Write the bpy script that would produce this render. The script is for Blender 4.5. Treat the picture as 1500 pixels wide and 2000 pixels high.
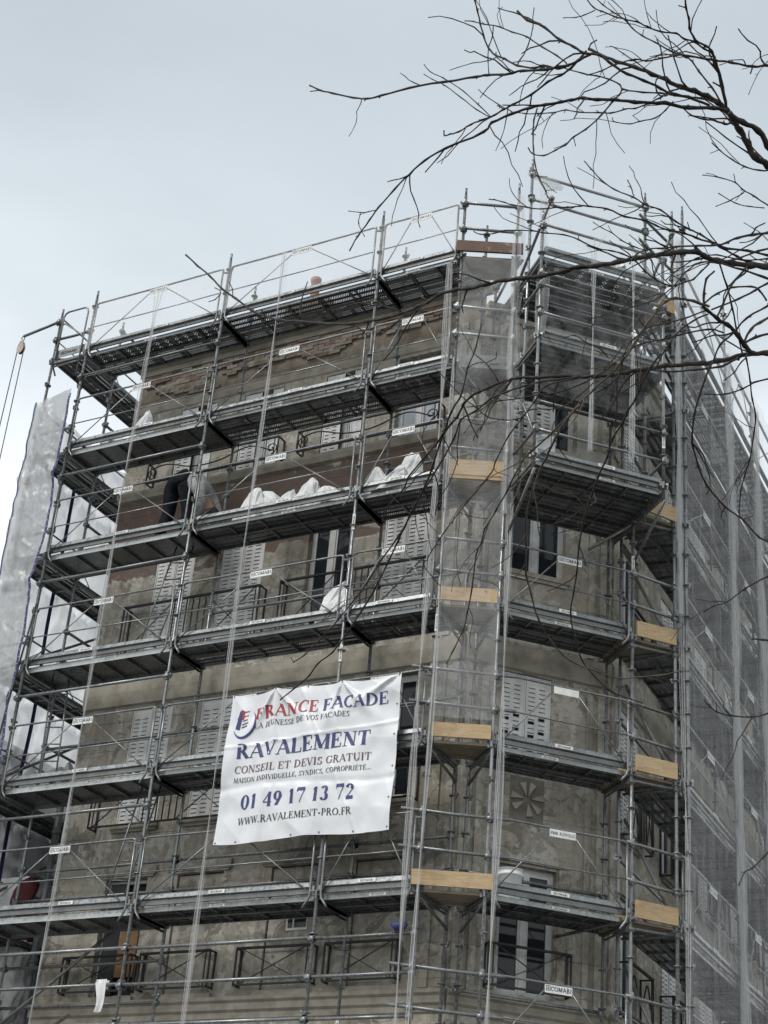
import bpy, bmesh, math, random
from mathutils import Matrix, Vector, noise
from math import sin, cos, pi, radians, atan2, hypot

# ------------------------------------------------------------------ camera, sky, light
scene = bpy.context.scene
for o in list(bpy.data.objects):
    bpy.data.objects.remove(o, do_unlink=True)
cam_data = bpy.data.cameras.new('camera')
cam = bpy.data.objects.new('camera', cam_data)
scene.collection.objects.link(cam)
RIGHT = Vector((0.88052, 0.46764, 0.07741)); UP = Vector((0.16526, -0.45594, 0.87453)); FWD = Vector((-0.44426, 0.75725, 0.47875))
cam.matrix_world = Matrix(((RIGHT.x, UP.x, -FWD.x, 14.149), (RIGHT.y, UP.y, -FWD.y, -18.2195), (RIGHT.z, UP.z, -FWD.z, -5.8846), (0, 0, 0, 1)))
cam_data.sensor_fit = 'VERTICAL'; cam_data.sensor_height = 24.0
cam_data.lens = 24.0 * 3230.0 / 2000.0
cam_data.clip_start = 0.1; cam_data.clip_end = 2000
scene.camera = cam

SUN_EL, SUN_ROT = 52.0, 200.0
world = bpy.data.worlds.new('World'); scene.world = world; world.use_nodes = True
nt = world.node_tree; nt.nodes.clear()
N, LK = nt.nodes.new, nt.links.new
out = N('ShaderNodeOutputWorld'); mixw = N('ShaderNodeMixShader'); mixw.inputs[0].default_value = 0.93
sky = N('ShaderNodeTexSky'); sky.sky_type = 'NISHITA'; sky.sun_disc = False
sky.sun_elevation = radians(SUN_EL); sky.sun_rotation = radians(SUN_ROT)
bg1 = N('ShaderNodeBackground'); bg1.inputs[1].default_value = 0.08; LK(sky.outputs[0], bg1.inputs[0])
tc = N('ShaderNodeTexCoord'); sep = N('ShaderNodeSeparateXYZ'); LK(tc.outputs['Generated'], sep.inputs[0])
n1 = N('ShaderNodeTexNoise'); n1.inputs['Scale'].default_value = 1.9; n1.inputs['Detail'].default_value = 5; n1.inputs['Roughness'].default_value = .55
mp = N('ShaderNodeMapping'); mp.inputs['Scale'].default_value = (1, 1, 2.2); LK(tc.outputs['Generated'], mp.inputs[0]); LK(mp.outputs[0], n1.inputs['Vector'])
ma = N('ShaderNodeMath'); ma.operation = 'MULTIPLY_ADD'; ma.inputs[1].default_value = .22; LK(n1.outputs[0], ma.inputs[0]); LK(sep.outputs[2], ma.inputs[2])
ms = N('ShaderNodeMath'); ms.operation = 'SUBTRACT'; ms.inputs[1].default_value = .11; LK(ma.outputs[0], ms.inputs[0])
cr = N('ShaderNodeValToRGB'); LK(ms.outputs[0], cr.inputs[0])
e = cr.color_ramp.elements
e[0].position = 0.0; e[0].color = (.90, .92, .93, 1)
e[1].position = 1.0; e[1].color = (.30, .335, .36, 1)
for p, c in ((.40, (.80, .825, .84, 1)), (.47, (.66, .695, .72, 1)), (.54, (.495, .54, .57, 1)), (.63, (.412, .457, .49, 1)), (.74, (.372, .417, .45, 1))):
    q = e.new(p); q.color = c
bg2 = N('ShaderNodeBackground'); bg2.inputs[1].default_value = 1.0; n2 = N('ShaderNodeTexNoise'); n2.inputs['Scale'].default_value = 2.6; n2.inputs['Detail'].default_value = 6; n2.inputs['Roughness'].default_value = .5; n2.inputs['Distortion'].default_value = .6; LK(mp.outputs[0], n2.inputs['Vector'])
cl = N('ShaderNodeMapRange'); cl.inputs[1].default_value = .3; cl.inputs[2].default_value = .7; cl.inputs[3].default_value = .79; cl.inputs[4].default_value = .99; LK(n2.outputs[0], cl.inputs[0])
vm = N('ShaderNodeVectorMath'); vm.operation = 'SCALE'; LK(cr.outputs[0], vm.inputs[0]); LK(cl.outputs[0], vm.inputs['Scale']); LK(vm.outputs[0], bg2.inputs[0])
LK(bg1.outputs[0], mixw.inputs[1]); LK(bg2.outputs[0], mixw.inputs[2]); LK(mixw.outputs[0], out.inputs[0])

sd = bpy.data.lights.new('sun', 'SUN'); sd.energy = 1.5; sd.angle = radians(25); sd.color = (1, .97, .93)
sun = bpy.data.objects.new('sun', sd); scene.collection.objects.link(sun)
az = radians(SUN_ROT); el = radians(SUN_EL)
sdir = Vector((sin(az) * cos(el), cos(az) * cos(el), sin(el)))
sun.rotation_euler = sdir.to_track_quat('Z', 'Y').to_euler()
vs = scene.view_settings; vs.view_transform = 'Standard'; vs.look = 'None'; vs.gamma = 1; vs.exposure = 0.84; vs.use_curve_mapping = False
scene.cycles.use_denoising = True
scene.cycles.transparent_max_bounces = 24; scene.cycles.max_bounces = 8
random.seed(11)
COL = scene.collection

# ------------------------------------------------------------------ helpers
class MB:
    def __init__(s): s.v = []; s.f = []; s.m = []; s.sm = []
    def face(s, idx, m=0, sm=False): s.f.append(idx); s.m.append(m); s.sm.append(sm)
    def quad(s, a, b, c, d, m=0):
        n = len(s.v); s.v += [tuple(a), tuple(b), tuple(c), tuple(d)]; s.face((n, n+1, n+2, n+3), m)
    def box(s, x0, x1, y0, y1, z0, z1, m=0):
        n = len(s.v)
        s.v += [(x, y, z) for z in (z0, z1) for y in (y0, y1) for x in (x0, x1)]
        for f in ((0,2,3,1),(4,5,7,6),(0,1,5,4),(2,6,7,3),(0,4,6,2),(1,3,7,5)): s.face(tuple(n+i for i in f), m)
    def bar(s, p, q, w, h, m=0, up=(0,0,1)):
        p = Vector(p); q = Vector(q); d = (q-p).normalized(); u = Vector(up)
        if abs(d.dot(u)) > .98: u = Vector((1,0,0))
        a = d.cross(u).normalized(); b = a.cross(d)
        n = len(s.v)
        for e_ in (p, q):
            for i, j in ((-1,-1),(1,-1),(1,1),(-1,1)): s.v.append(tuple(e_ + a*(i*w/2) + b*(j*h/2)))
        for f in ((0,3,2,1),(4,5,6,7),(0,1,5,4),(1,2,6,5),(2,3,7,6),(3,0,4,7)): s.face(tuple(n+i for i in f), m)
    def tube(s, pts, r, n=8, m=0, caps=True):
        pts = [Vector(p) for p in pts]; k = len(pts)
        rs = r if isinstance(r, (list, tuple)) else [r]*k
        d0 = (pts[1]-pts[0]).normalized(); a = d0.orthogonal().normalized()
        base = len(s.v)
        for i, p in enumerate(pts):
            if i == 0: d = pts[1]-pts[0]
            elif i == k-1: d = pts[-1]-pts[-2]
            else: d = (pts[i+1]-pts[i]).normalized() + (pts[i]-pts[i-1]).normalized()
            d = d.normalized(); a = (a - d*a.dot(d)); a = a.normalized() if a.length > 1e-6 else d.orthogonal().normalized(); b = d.cross(a)
            for j in range(n):
                t = 2*pi*j/n; s.v.append(tuple(p + (a*cos(t) + b*sin(t))*rs[i]))
        for i in range(k-1):
            for j in range(n):
                j2 = (j+1) % n
                s.face((base+i*n+j, base+i*n+j2, base+(i+1)*n+j2, base+(i+1)*n+j), m, True)
        if caps:
            s.face(tuple(base+j for j in reversed(range(n))), m); s.face(tuple(base+(k-1)*n+j for j in range(n)), m)
    def lathe(s, prof, n=16, c=(0,0,0), m=0, fn=None):
        base = len(s.v)
        for i, (r, z) in enumerate(prof):
            for j in range(n):
                t = 2*pi*j/n; x, y, zz = r*cos(t), r*sin(t), z
                if fn: x, y, zz = fn(x, y, zz, t, i)
                s.v.append((c[0]+x, c[1]+y, c[2]+zz))
        for i in range(len(prof)-1):
            for j in range(n):
                j2 = (j+1) % n
                s.face((base+i*n+j, base+i*n+j2, base+(i+1)*n+j2, base+(i+1)*n+j), m, True)
        s.face(tuple(base+j for j in reversed(range(n))), m); s.face(tuple(base+(len(prof)-1)*n+j for j in range(n)), m)
    def grid(s, nu, nv, fn, m=0, sm=True):
        base = len(s.v)
        for j in range(nv+1):
            for i in range(nu+1): s.v.append(tuple(fn(i/nu, j/nv)))
        for j in range(nv):
            for i in range(nu):
                a = base + j*(nu+1)+i; s.face((a, a+1, a+nu+2, a+nu+1), m, sm)
    def mesh(s, name, mats):
        me = bpy.data.meshes.new(name); me.from_pydata(s.v, [], s.f)
        for mt in (mats if isinstance(mats, (list, tuple)) else [mats]): me.materials.append(mt)
        me.polygons.foreach_set('material_index', s.m); me.polygons.foreach_set('use_smooth', s.sm); me.update()
        return me

def link(name, data, parent=None, loc=(0,0,0), rz=0.0):
    o = bpy.data.objects.new(name, data); COL.objects.link(o)
    o.location = loc; o.rotation_euler = (0, 0, rz)
    if parent: o.parent = parent
    return o
def put(name, mb, mats, parent=None, loc=(0,0,0), rz=0.0): return link(name, mb.mesh(name, mats), parent, loc, rz)
def tag(o, label, cat, group=None, kind=None):
    o['label'] = label; o['category'] = cat
    if group: o['group'] = group
    if kind: o['kind'] = kind
    return o
def thing(name, label, cat, loc=(0,0,0), rz=0.0, group=None): return tag(link(name, None, None, loc, rz), label, cat, group)
def struct(name, mb, mat):
    o = put(name, mb, mat); o['kind'] = 'structure'; return o

# ------------------------------------------------------------------ materials
def mat_new(name):
    m = bpy.data.materials.new(name); m.use_nodes = True; t = m.node_tree; t.nodes.clear()
    o = t.nodes.new('ShaderNodeOutputMaterial'); b = t.nodes.new('ShaderNodeBsdfPrincipled'); t.links.new(b.outputs[0], o.inputs[0])
    return m, t, b, o
def nz(t, vec, scale, detail=4, rough=.55, out='Fac', stretch=None, dist=0):
    n = t.nodes.new('ShaderNodeTexNoise'); n.inputs['Scale'].default_value = scale; n.inputs['Detail'].default_value = detail; n.inputs['Roughness'].default_value = rough; n.inputs['Distortion'].default_value = dist
    if stretch:
        mp = t.nodes.new('ShaderNodeMapping'); mp.inputs['Scale'].default_value = stretch; t.links.new(vec, mp.inputs[0]); vec = mp.outputs[0]
    t.links.new(vec, n.inputs['Vector']); return n.outputs[out]
def ramp(t, fac, stops):
    r = t.nodes.new('ShaderNodeValToRGB'); t.links.new(fac, r.inputs[0]); el = r.color_ramp.elements
    el[0].position, el[0].color = stops[0][0], (*stops[0][1], 1); el[1].position, el[1].color = stops[-1][0], (*stops[-1][1], 1)
    for p, c in stops[1:-1]: q = el.new(p); q.color = (*c, 1)
    return r.outputs[0]
def step(t, fac, a, b):
    m = t.nodes.new('ShaderNodeMapRange'); m.inputs[1].default_value = a; m.inputs[2].default_value = b; m.clamp = True; t.links.new(fac, m.inputs[0]); return m.outputs[0]
def mixc(t, fac, a, b, mode='MIX'):
    m = t.nodes.new('ShaderNodeMix'); m.data_type = 'RGBA'; m.blend_type = mode
    if hasattr(fac, 'is_linked') or not isinstance(fac, (int, float)): t.links.new(fac, m.inputs[0])
    else: m.inputs[0].default_value = fac
    for i, c in ((6, a), (7, b)):
        if isinstance(c, tuple): m.inputs[i].default_value = (*c, 1)
        else: t.links.new(c, m.inputs[i])
    return m.outputs[2]
def mth(t, op, a, b=None):
    m = t.nodes.new('ShaderNodeMath'); m.operation = op
    for i, c in ((0, a), (1, b)):
        if c is None: continue
        if isinstance(c, (int, float)): m.inputs[i].default_value = c
        else: t.links.new(c, m.inputs[i])
    return m.outputs[0]
def pos(t): return t.nodes.new('ShaderNodeNewGeometry').outputs['Position']
def objc(t): return t.nodes.new('ShaderNodeTexCoord').outputs['Object']
def bump(t, b, h, s=.3, d=.02):
    n = t.nodes.new('ShaderNodeBump'); n.inputs['Strength'].default_value = s; n.inputs['Distance'].default_value = d; t.links.new(h, n.inputs['Height']); t.links.new(n.outputs[0], b.inputs['Normal'])
def simple(name, c1, c2, scale=6, rough=.7, metal=0, bs=0, stretch=None, lo=.35, hi=.65, world=True):
    m, t, b, o = mat_new(name); p = pos(t) if world else objc(t)
    f = nz(t, p, scale, 6, .6, stretch=stretch)
    t.links.new(ramp(t, f, [(lo, c1), (hi, c2)]), b.inputs['Base Color'])
    b.inputs['Roughness'].default_value = rough; b.inputs['Metallic'].default_value = metal
    if bs: bump(t, b, f, bs)
    return m

def galvanised(name, dark, light, metal=.55, rough=.48, stain=.5):
    m, t, b, o = mat_new(name); p = pos(t)
    v = t.nodes.new('ShaderNodeTexVoronoi'); v.inputs['Scale'].default_value = 38; t.links.new(p, v.inputs['Vector'])
    f = nz(t, p, 3.2, 6, .65); g = nz(t, p, 21, 4, .6)
    c = ramp(t, f, [(.3, dark), (.7, light)])
    c = mixc(t, mth(t, 'MULTIPLY', v.outputs['Color'], .35), c, light)
    c = mixc(t, mth(t, 'MULTIPLY', step(t, g, .57, .66), stain), c, (.30, .29, .27))      # cement splashes and dull zinc
    c = mixc(t, mth(t, 'MULTIPLY', step(t, nz(t, p, 5.3, 5, .7), .62, .70), .35), c, (.10, .075, .05))
    t.links.new(c, b.inputs['Base Color']); b.inputs['Metallic'].default_value = metal
    t.links.new(step(t, g, .2, 1.1), b.inputs['Roughness']); b.inputs['Roughness'].default_value = rough
    bump(t, b, g, .15, .004); return m
GALV = galvanised('galvanised_tube', (.095, .10, .102), (.24, .25, .25), .45)
GALV2 = galvanised('galvanised_sheet', (.13, .14, .14), (.29, .305, .305), .5)
DARKST = galvanised('weathered_shaded_steel', (.085, .09, .09), (.17, .175, .172), .3, .6)  # dull steel; on toe-board webs its dark tone is painted shade
GALV_MIX = [GALV, GALV, galvanised('galvanised_tube_dull', (.07, .073, .073), (.17, .175, .172), .35, .6, .8), galvanised('galvanised_tube_clean', (.14, .15, .152), (.30, .315, .32), .55, .4, .25)]
BRIGHT = galvanised('new_zinc', (.25, .265, .265), (.46, .475, .47), .5)

def perforated(name, kind):
    m, t, b, o = mat_new(name); oc = objc(t); sx = t.nodes.new('ShaderNodeSeparateXYZ'); t.links.new(oc, sx.inputs[0])
    x, y = sx.outputs[0], sx.outputs[1]
    f = nz(t, pos(t), 4, 6, .65)
    t.links.new(ramp(t, f, [(.3, (.14, .147, .147)), (.7, (.28, .287, .285))]), b.inputs['Base Color'])
    b.inputs['Metallic'].default_value = .35; b.inputs['Roughness'].default_value = .6
    def cell(v, per, half, off=0.0):          # 1 inside a slot of half-width around each cell centre
        q = mth(t, 'FRACT', mth(t, 'DIVIDE', mth(t, 'ADD', v, 10.0 + off), per))
        return mth(t, 'LESS_THAN', mth(t, 'ABSOLUTE', mth(t, 'SUBTRACT', q, .5)), half / per)
    if kind == 0:      # groups of punched slots
        h = mth(t, 'MULTIPLY', mth(t, 'MULTIPLY', cell(x, .05, .005), cell(y, .055, .0085)), cell(x, .2, .068))
        h2 = mth(t, 'MULTIPLY', mth(t, 'MULTIPLY', cell(x, .05, .009, .025), cell(y, .055, .004, .027)), cell(x, .2, .04))
        h = mth(t, 'MAXIMUM', h, h2)
    elif kind == 1:    # oblique slits in long rows
        xs = mth(t, 'ADD', x, mth(t, 'MULTIPLY', y, .5))
        h = mth(t, 'MULTIPLY', mth(t, 'MULTIPLY', cell(xs, .032, .0042), cell(y, .115, .032)), cell(x, .62, .285))
    else:              # round holes in pairs of rows
        h = mth(t, 'MULTIPLY', mth(t, 'MULTIPLY', cell(x, .042, .006), cell(y, .042, .006)), cell(y, .17, .062))
        h = mth(t, 'MULTIPLY', h, cell(x, .55, .245))
    edge = mth(t, 'LESS_THAN', mth(t, 'ABSOLUTE', mth(t, 'SUBTRACT', y, .175)), .15)
    h = mth(t, 'MULTIPLY', h, edge)
    tr = t.nodes.new('ShaderNodeBsdfTransparent'); mx = t.nodes.new('ShaderNodeMixShader')
    t.links.new(h, mx.inputs[0]); t.links.new(b.outputs[0], mx.inputs[1]); t.links.new(tr.outputs[0], mx.inputs[2]); t.links.new(mx.outputs[0], o.inputs[0])
    return m
PERF = [perforated('punched_deck_slots', 0), perforated('punched_deck_slits', 1), perforated('punched_deck_holes', 2)]

def timber(name, a, b_, c_):
    m, t, b, o = mat_new(name); oi = t.nodes.new('ShaderNodeObjectInfo'); va = t.nodes.new('ShaderNodeVectorMath'); va.operation = 'ADD'; t.links.new(objc(t), va.inputs[0]); t.links.new(mth(t, 'MULTIPLY', oi.outputs['Random'], 37.0), va.inputs[1]); p = va.outputs[0]
    g = nz(t, p, 7, 8, .65, stretch=(.6, 9, 14), dist=1.4); s = nz(t, p, 3.2, 3, .5)
    c = ramp(t, g, [(.3, a), (.5, b_), (.72, c_)])
    k = t.nodes.new('ShaderNodeTexVoronoi'); k.inputs['Scale'].default_value = 3.1; t.links.new(p, k.inputs['Vector'])
    c = mixc(t, mth(t, 'MULTIPLY', step(t, k.outputs['Distance'], .09, .03), .7), c, tuple(v*.35 for v in a))
    c = mixc(t, mth(t, 'MULTIPLY', step(t, s, .52, .68), .35), c, tuple(v*.6 for v in a))
    c = mixc(t, mth(t, 'MULTIPLY', step(t, nz(t, p, 6.5, 5, .7), .60, .64), .5), c, (.42, .41, .38))     # cement smears
    c = mixc(t, mth(t, 'MULTIPLY', oi.outputs['Random'], .35), c, tuple(v*.62 for v in b_))
    t.links.new(c, b.inputs['Base Color']); b.inputs['Roughness'].default_value = .75; bump(t, b, g, .25, .006); return m
TIMBER = timber('new_timber', (.25, .165, .085), (.46, .33, .185), (.60, .46, .29))
PLANKW = timber('grey_planks', (.19, .155, .11), (.28, .235, .17), (.34, .29, .215))
PLY = timber('brown_plywood', (.10, .06, .042), (.14, .085, .06), (.17, .11, .08))
OSB = timber('orange_board', (.14, .078, .03), (.21, .115, .045), (.26, .15, .065))

def plaster(name, variant=0):
    """old render: cream ground, grey dirt coat, flaked patches with hard edges, streaks; brick-red bare band on the front"""
    m, t, b, o = mat_new(name); p = pos(t); sx = t.nodes.new('ShaderNodeSeparateXYZ'); t.links.new(p, sx.inputs[0]); z = sx.outputs[2]
    big = nz(t, p, .55, 5, .6, dist=.8); mid = nz(t, p, 1.9, 7, .62, dist=1.1); fine = nz(t, p, 11, 7, .68); grit = nz(t, p, 60, 3, .6)
    streak = nz(t, p, 4.5, 5, .6, stretch=(1.5, 1.5, .14)); drip = nz(t, p, 11, 4, .6, stretch=(1.6, 1.6, .05))
    c = ramp(t, fine, [(.25, (.205, .193, .164)), (.5, (.298, .283, .243)), (.75, (.40, .382, .332))])
    c = mixc(t, mth(t, 'MULTIPLY', step(t, big, .5, .6), .55), c, (.38, .338, .252))                # ochre ground showing
    c = mixc(t, mth(t, 'MULTIPLY', step(t, mth(t, 'ADD', mid, mth(t, 'MULTIPLY', fine, .12)), .582, .594), .82), c, ramp(t, fine, [(.3, (.37, .352, .305)), (.7, (.51, .49, .435))]))   # flaked pale plaster
    c = mixc(t, mth(t, 'MULTIPLY', step(t, mth(t, 'ADD', nz(t, p, 2.6, 7, .66, dist=.9), mth(t, 'MULTIPLY', grit, .05)), .60, .612), .7), c, (.15, .138, .113))
    c = mixc(t, mth(t, 'MULTIPLY', step(t, streak, .52, .72), .6), c, (.145, .135, .112))             # soot runs
    c = mixc(t, mth(t, 'MULTIPLY', step(t, drip, .6, .74), .45), c, (.33, .315, .28))
    if variant == 1:   # band where the coat has been hacked off down to red-painted masonry
        wob = mth(t, 'ADD', z, mth(t, 'MULTIPLY', mth(t, 'SUBTRACT', mid, .5), .9))
        band = mth(t, 'MULTIPLY', step(t, wob, 6.0, 6.06), step(t, wob, 7.5, 7.44))
        red = ramp(t, nz(t, p, 3.0, 6, .7, dist=1.3), [(.34, (.095, .083, .07)), (.5, (.13, .098, .08)), (.62, (.16, .082, .07)), (.72, (.21, .18, .145))])
        c = mixc(t, mth(t, 'MULTIPLY', band, .92), c, red)
        top = step(t, wob, 9.35, 9.42)
        c = mixc(t, mth(t, 'MULTIPLY', top, .8), c, ramp(t, nz(t, p, 5, 6, .7), [(.35, (.10, .082, .062)), (.65, (.20, .165, .12))]))
    wv = t.nodes.new('ShaderNodeVectorMath'); wv.operation = 'MULTIPLY_ADD'; t.links.new(nz(t, p, 2.4, 4, .6, 'Color'), wv.inputs[0]); wv.inputs[1].default_value = (.5, .5, .5); t.links.new(p, wv.inputs[2])
    vo = t.nodes.new('ShaderNodeTexVoronoi'); vo.feature = 'DISTANCE_TO_EDGE'; vo.inputs['Scale'].default_value = 1.15; t.links.new(wv.outputs[0], vo.inputs['Vector'])
    crack = mth(t, 'MULTIPLY', step(t, vo.outputs['Distance'], .011, .003), step(t, big, .52, .60))
    zl = mth(t, 'ABSOLUTE', mth(t, 'SUBTRACT', mth(t, 'FRACT', mth(t, 'DIVIDE', mth(t, 'ADD', z, 40.1), .47)), .5))
    joint = mth(t, 'MULTIPLY', step(t, zl, .016, .006), step(t, nz(t, p, 1.2, 4, .6), .46, .56))
    lines = mth(t, 'MAXIMUM', mth(t, 'MULTIPLY', crack, .5), mth(t, 'MULTIPLY', joint, .6))
    c = mixc(t, lines, c, (.05, .046, .04))
    pits = step(t, nz(t, p, 24, 3, .5), .68, .72); c = mixc(t, mth(t, 'MULTIPLY', pits, .55), c, (.075, .068, .058))
    t.links.new(c, b.inputs['Base Color']); b.inputs['Roughness'].default_value = .92; b.inputs['Specular IOR Level'].default_value = .2
    h = mth(t, 'ADD', mth(t, 'SUBTRACT', mth(t, 'MULTIPLY', fine, .6), mth(t, 'MULTIPLY', lines, .5)), mth(t, 'ADD', mth(t, 'MULTIPLY', step(t, mid, .58, .594), .5), mth(t, 'MULTIPLY', grit, .25)))
    bump(t, b, h, .55, .02); return m
PLAST_A = plaster('old_render_front', 1); PLAST = plaster('old_render')
CREAM = simple('cream_moulding', (.20, .185, .15), (.36, .335, .275), 3.5, .9, bs=.4, lo=.3, hi=.6)
PALEW = simple('pale_plaster', (.30, .29, .26), (.44, .43, .40), 2.5, .9, bs=.3)
BRICK = [simple('brick_red', (.115, .08, .062), (.175, .12, .092), 14, .95, bs=.5), simple('brick_brown', (.125, .105, .085), (.195, .165, .132), 14, .95, bs=.5), simple('brick_grey', (.16, .147, .122), (.25, .23, .195), 14, .95, bs=.5)]
SHUT = simple('shutter_paint', (.47, .475, .46), (.64, .645, .63), 5, .55, stretch=(1, 1, .4), bs=.1)
WFRAME = simple('window_paint', (.40, .405, .395), (.55, .56, .55), 6, .5)
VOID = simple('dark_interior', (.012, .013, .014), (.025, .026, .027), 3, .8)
IRON = simple('black_iron', (.012, .012, .013), (.03, .029, .028), 9, .55, .2)
ZINC = simple('zinc_pipe', (.075, .08, .085), (.14, .145, .15), 6, .5, .4)
def glassy(name, c, rough=.06):
    m, t, b, o = mat_new(name); b.inputs['Base Color'].default_value = (*c, 1); b.inputs['Roughness'].default_value = rough; b.inputs['Specular IOR Level'].default_value = .28
    f = nz(t, pos(t), 1.3, 2); bump(t, b, f, .06, .02); return m
GLASS = glassy('window_glass', (.018, .022, .026)); CURTAIN = simple('blue_grey_curtain', (.30, .33, .36), (.42, .455, .49), 9, .8, stretch=(4, 4, .3))
def cloth(name, a, b_, rough=.55, tr=.0):
    m, t, b, o = mat_new(name); p = objc(t); f = nz(t, p, 5, 6, .6)
    t.links.new(ramp(t, f, [(.3, a), (.65, b_)]), b.inputs['Base Color']); b.inputs['Roughness'].default_value = rough; bump(t, b, nz(t, p, 13, 5, .6, dist=2.2), .7, .02)
    if tr:
        tl = t.nodes.new('ShaderNodeBsdfTranslucent'); t.links.new(ramp(t, f, [(.3, a), (.65, b_)]), tl.inputs[0])
        mx = t.nodes.new('ShaderNodeMixShader'); mx.inputs[0].default_value = tr
        t.links.new(b.outputs[0], mx.inputs[1]); t.links.new(tl.outputs[0], mx.inputs[2]); t.links.new(mx.outputs[0], o.inputs[0])
    return m
BAGM = cloth('white_sack', (.62, .63, .63), (.80, .81, .80), .45, .15)
BANNERM = simple('white_banner', (.56, .57, .59), (.70, .71, .72), 1.6, .38, bs=.06, world=False)
WHITEP = simple('white_plastic', (.70, .71, .70), (.80, .81, .80), 4, .4)
SIGNW = simple('sign_white', (.62, .63, .60), (.74, .75, .72), 7, .4)
INK = simple('black_ink', (.015, .017, .022), (.03, .032, .038), 9, .5)
NAVY = simple('navy_ink', (.018, .026, .115), (.026, .036, .15), 9, .5); REDI = simple('red_ink', (.26, .022, .03), (.34, .03, .04), 9, .5); MAROON = simple('maroon_ink', (.085, .045, .05), (.12, .065, .068), 9, .5)
def sheet(name, a, b_, trans, transl, scale=7, streak=(1, 1, .25), strips=0.0):
    """thin veil: part see-through, part lit from either side"""
    m, t, b, o = mat_new(name); p = pos(t); f = nz(t, p, scale, 6, .65, stretch=streak, dist=.7)
    c = ramp(t, f, [(.3, a), (.7, b_)]); t.links.new(c, b.inputs['Base Color']); b.inputs['Roughness'].default_value = .5
    bump(t, b, nz(t, p, 10, 5, .6, stretch=(1, 1, .4), dist=2), .4, .02)
    tl = t.nodes.new('ShaderNodeBsdfTranslucent'); t.links.new(c, tl.inputs[0]); m1 = t.nodes.new('ShaderNodeMixShader'); m1.inputs[0].default_value = transl
    t.links.new(b.outputs[0], m1.inputs[1]); t.links.new(tl.outputs[0], m1.inputs[2])
    tr = t.nodes.new('ShaderNodeBsdfTransparent'); m2 = t.nodes.new('ShaderNodeMixShader')
    al = t.nodes.new('ShaderNodeMapRange'); al.inputs[1].default_value = .3; al.inputs[2].default_value = .7; al.inputs[3].default_value = trans + .1; al.inputs[4].default_value = trans - .1
    t.links.new(f, al.inputs[0]); t.links.new(al.outputs[0], m2.inputs[0]); t.links.new(m1.outputs[0], m2.inputs[1]); t.links.new(tr.outputs[0], m2.inputs[2]); t.links.new(m2.outputs[0], o.inputs[0])
    return m
NET = sheet('grey_debris_net', (.68, .69, .69), (.84, .85, .85), .765, .4, 3, (1.6, 1.6, .3))
NETFOLD = sheet('folded_debris_net', (.60, .61, .61), (.78, .79, .79), .64, .4, 5, (2.5, 2.5, .3))
NETTHIN = sheet('fine_net', (.7, .71, .71), (.86, .87, .87), .81, .35, 2.5, (1, 1, .8))
NETFAINT = sheet('faint_net', (.7, .71, .71), (.86, .87, .87), .92, .35, 2.5, (1, 1, .8))
STRAND = sheet('net_strand', (.5, .51, .51), (.66, .67, .66), .30, .3, 20, (1, 1, .3))
TARP = sheet('translucent_tarpaulin', (.66, .68, .69), (.90, .91, .92), .15, .66, 3.6, (1.5, 1.5, .3))
TARP.node_tree.nodes['Principled BSDF'].inputs['Roughness'].default_value = .22; TARP.node_tree.nodes['Principled BSDF'].inputs['Specular IOR Level'].default_value = .8
STRAP = simple('navy_webbing', (.02, .024, .085), (.035, .04, .13), 12, .7)
ROPE = simple('dark_rope', (.05, .042, .038), (.09, .075, .065), 40, .9)
BARK = simple('dark_bark', (.018, .015, .012), (.05, .042, .033), 26, .9, bs=.5)
BARKT = simple('tan_bark', (.055, .045, .028), (.12, .10, .066), 20, .9, bs=.5)
REDF = simple('dark_red_fabric', (.085, .016, .02), (.13, .026, .03), 12, .85)
SKIN_ = simple('skin', (.30, .17, .11), (.40, .24, .165), 8, .6)
TROUS = simple('black_trousers', (.008, .009, .012), (.02, .021, .026), 9, .85, bs=.4); SWEAT = simple('grey_sweater', (.20, .20, .20), (.33, .33, .325), 9, .9, bs=.5); HAIR = simple('dark_hair', (.01, .008, .007), (.025, .02, .017), 30, .7)
for m_ in (TROUS, SWEAT): m_.node_tree.nodes['Principled BSDF'].inputs['Specular IOR Level'].default_value = .05
TERRA = simple('terracotta', (.22, .095, .055), (.32, .15, .09), 9, .85)
# ------------------------------------------------------------------ setting: ground, road, pavement
GZ = -7.5
g = MB(); g.quad((-600, -600, GZ), (600, -600, GZ), (600, 600, GZ), (-600, 600, GZ)); struct('ground', g, simple('ground_asphalt', (.045, .045, .046), (.07, .07, .07), 1.5, .9))
g = MB(); g.quad((-120, -24, GZ+.004), (120, -24, GZ+.004), (120, -5, GZ+.004), (-120, -5, GZ+.004)); struct('road', g, simple('road_asphalt', (.04, .04, .041), (.06, .06, .06), 8, .9))
g = MB(); g.box(-120, 10, -4.9, 1.1, GZ-.1, GZ+.13); g.box(10.02, 14, -4.9, 40, GZ-.1, GZ+.13); struct('pavement', g, simple('pavement_concrete', (.16, .158, .15), (.24, .235, .22), 3, .9))
g = MB()
for i in range(120): g.box(-100+i, -99.01+i, -5.1, -4.9, GZ-.1, GZ+.13)
struct('kerb', g, simple('kerb_stone', (.2, .2, .19), (.3, .3, .29), 5, .9))

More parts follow.
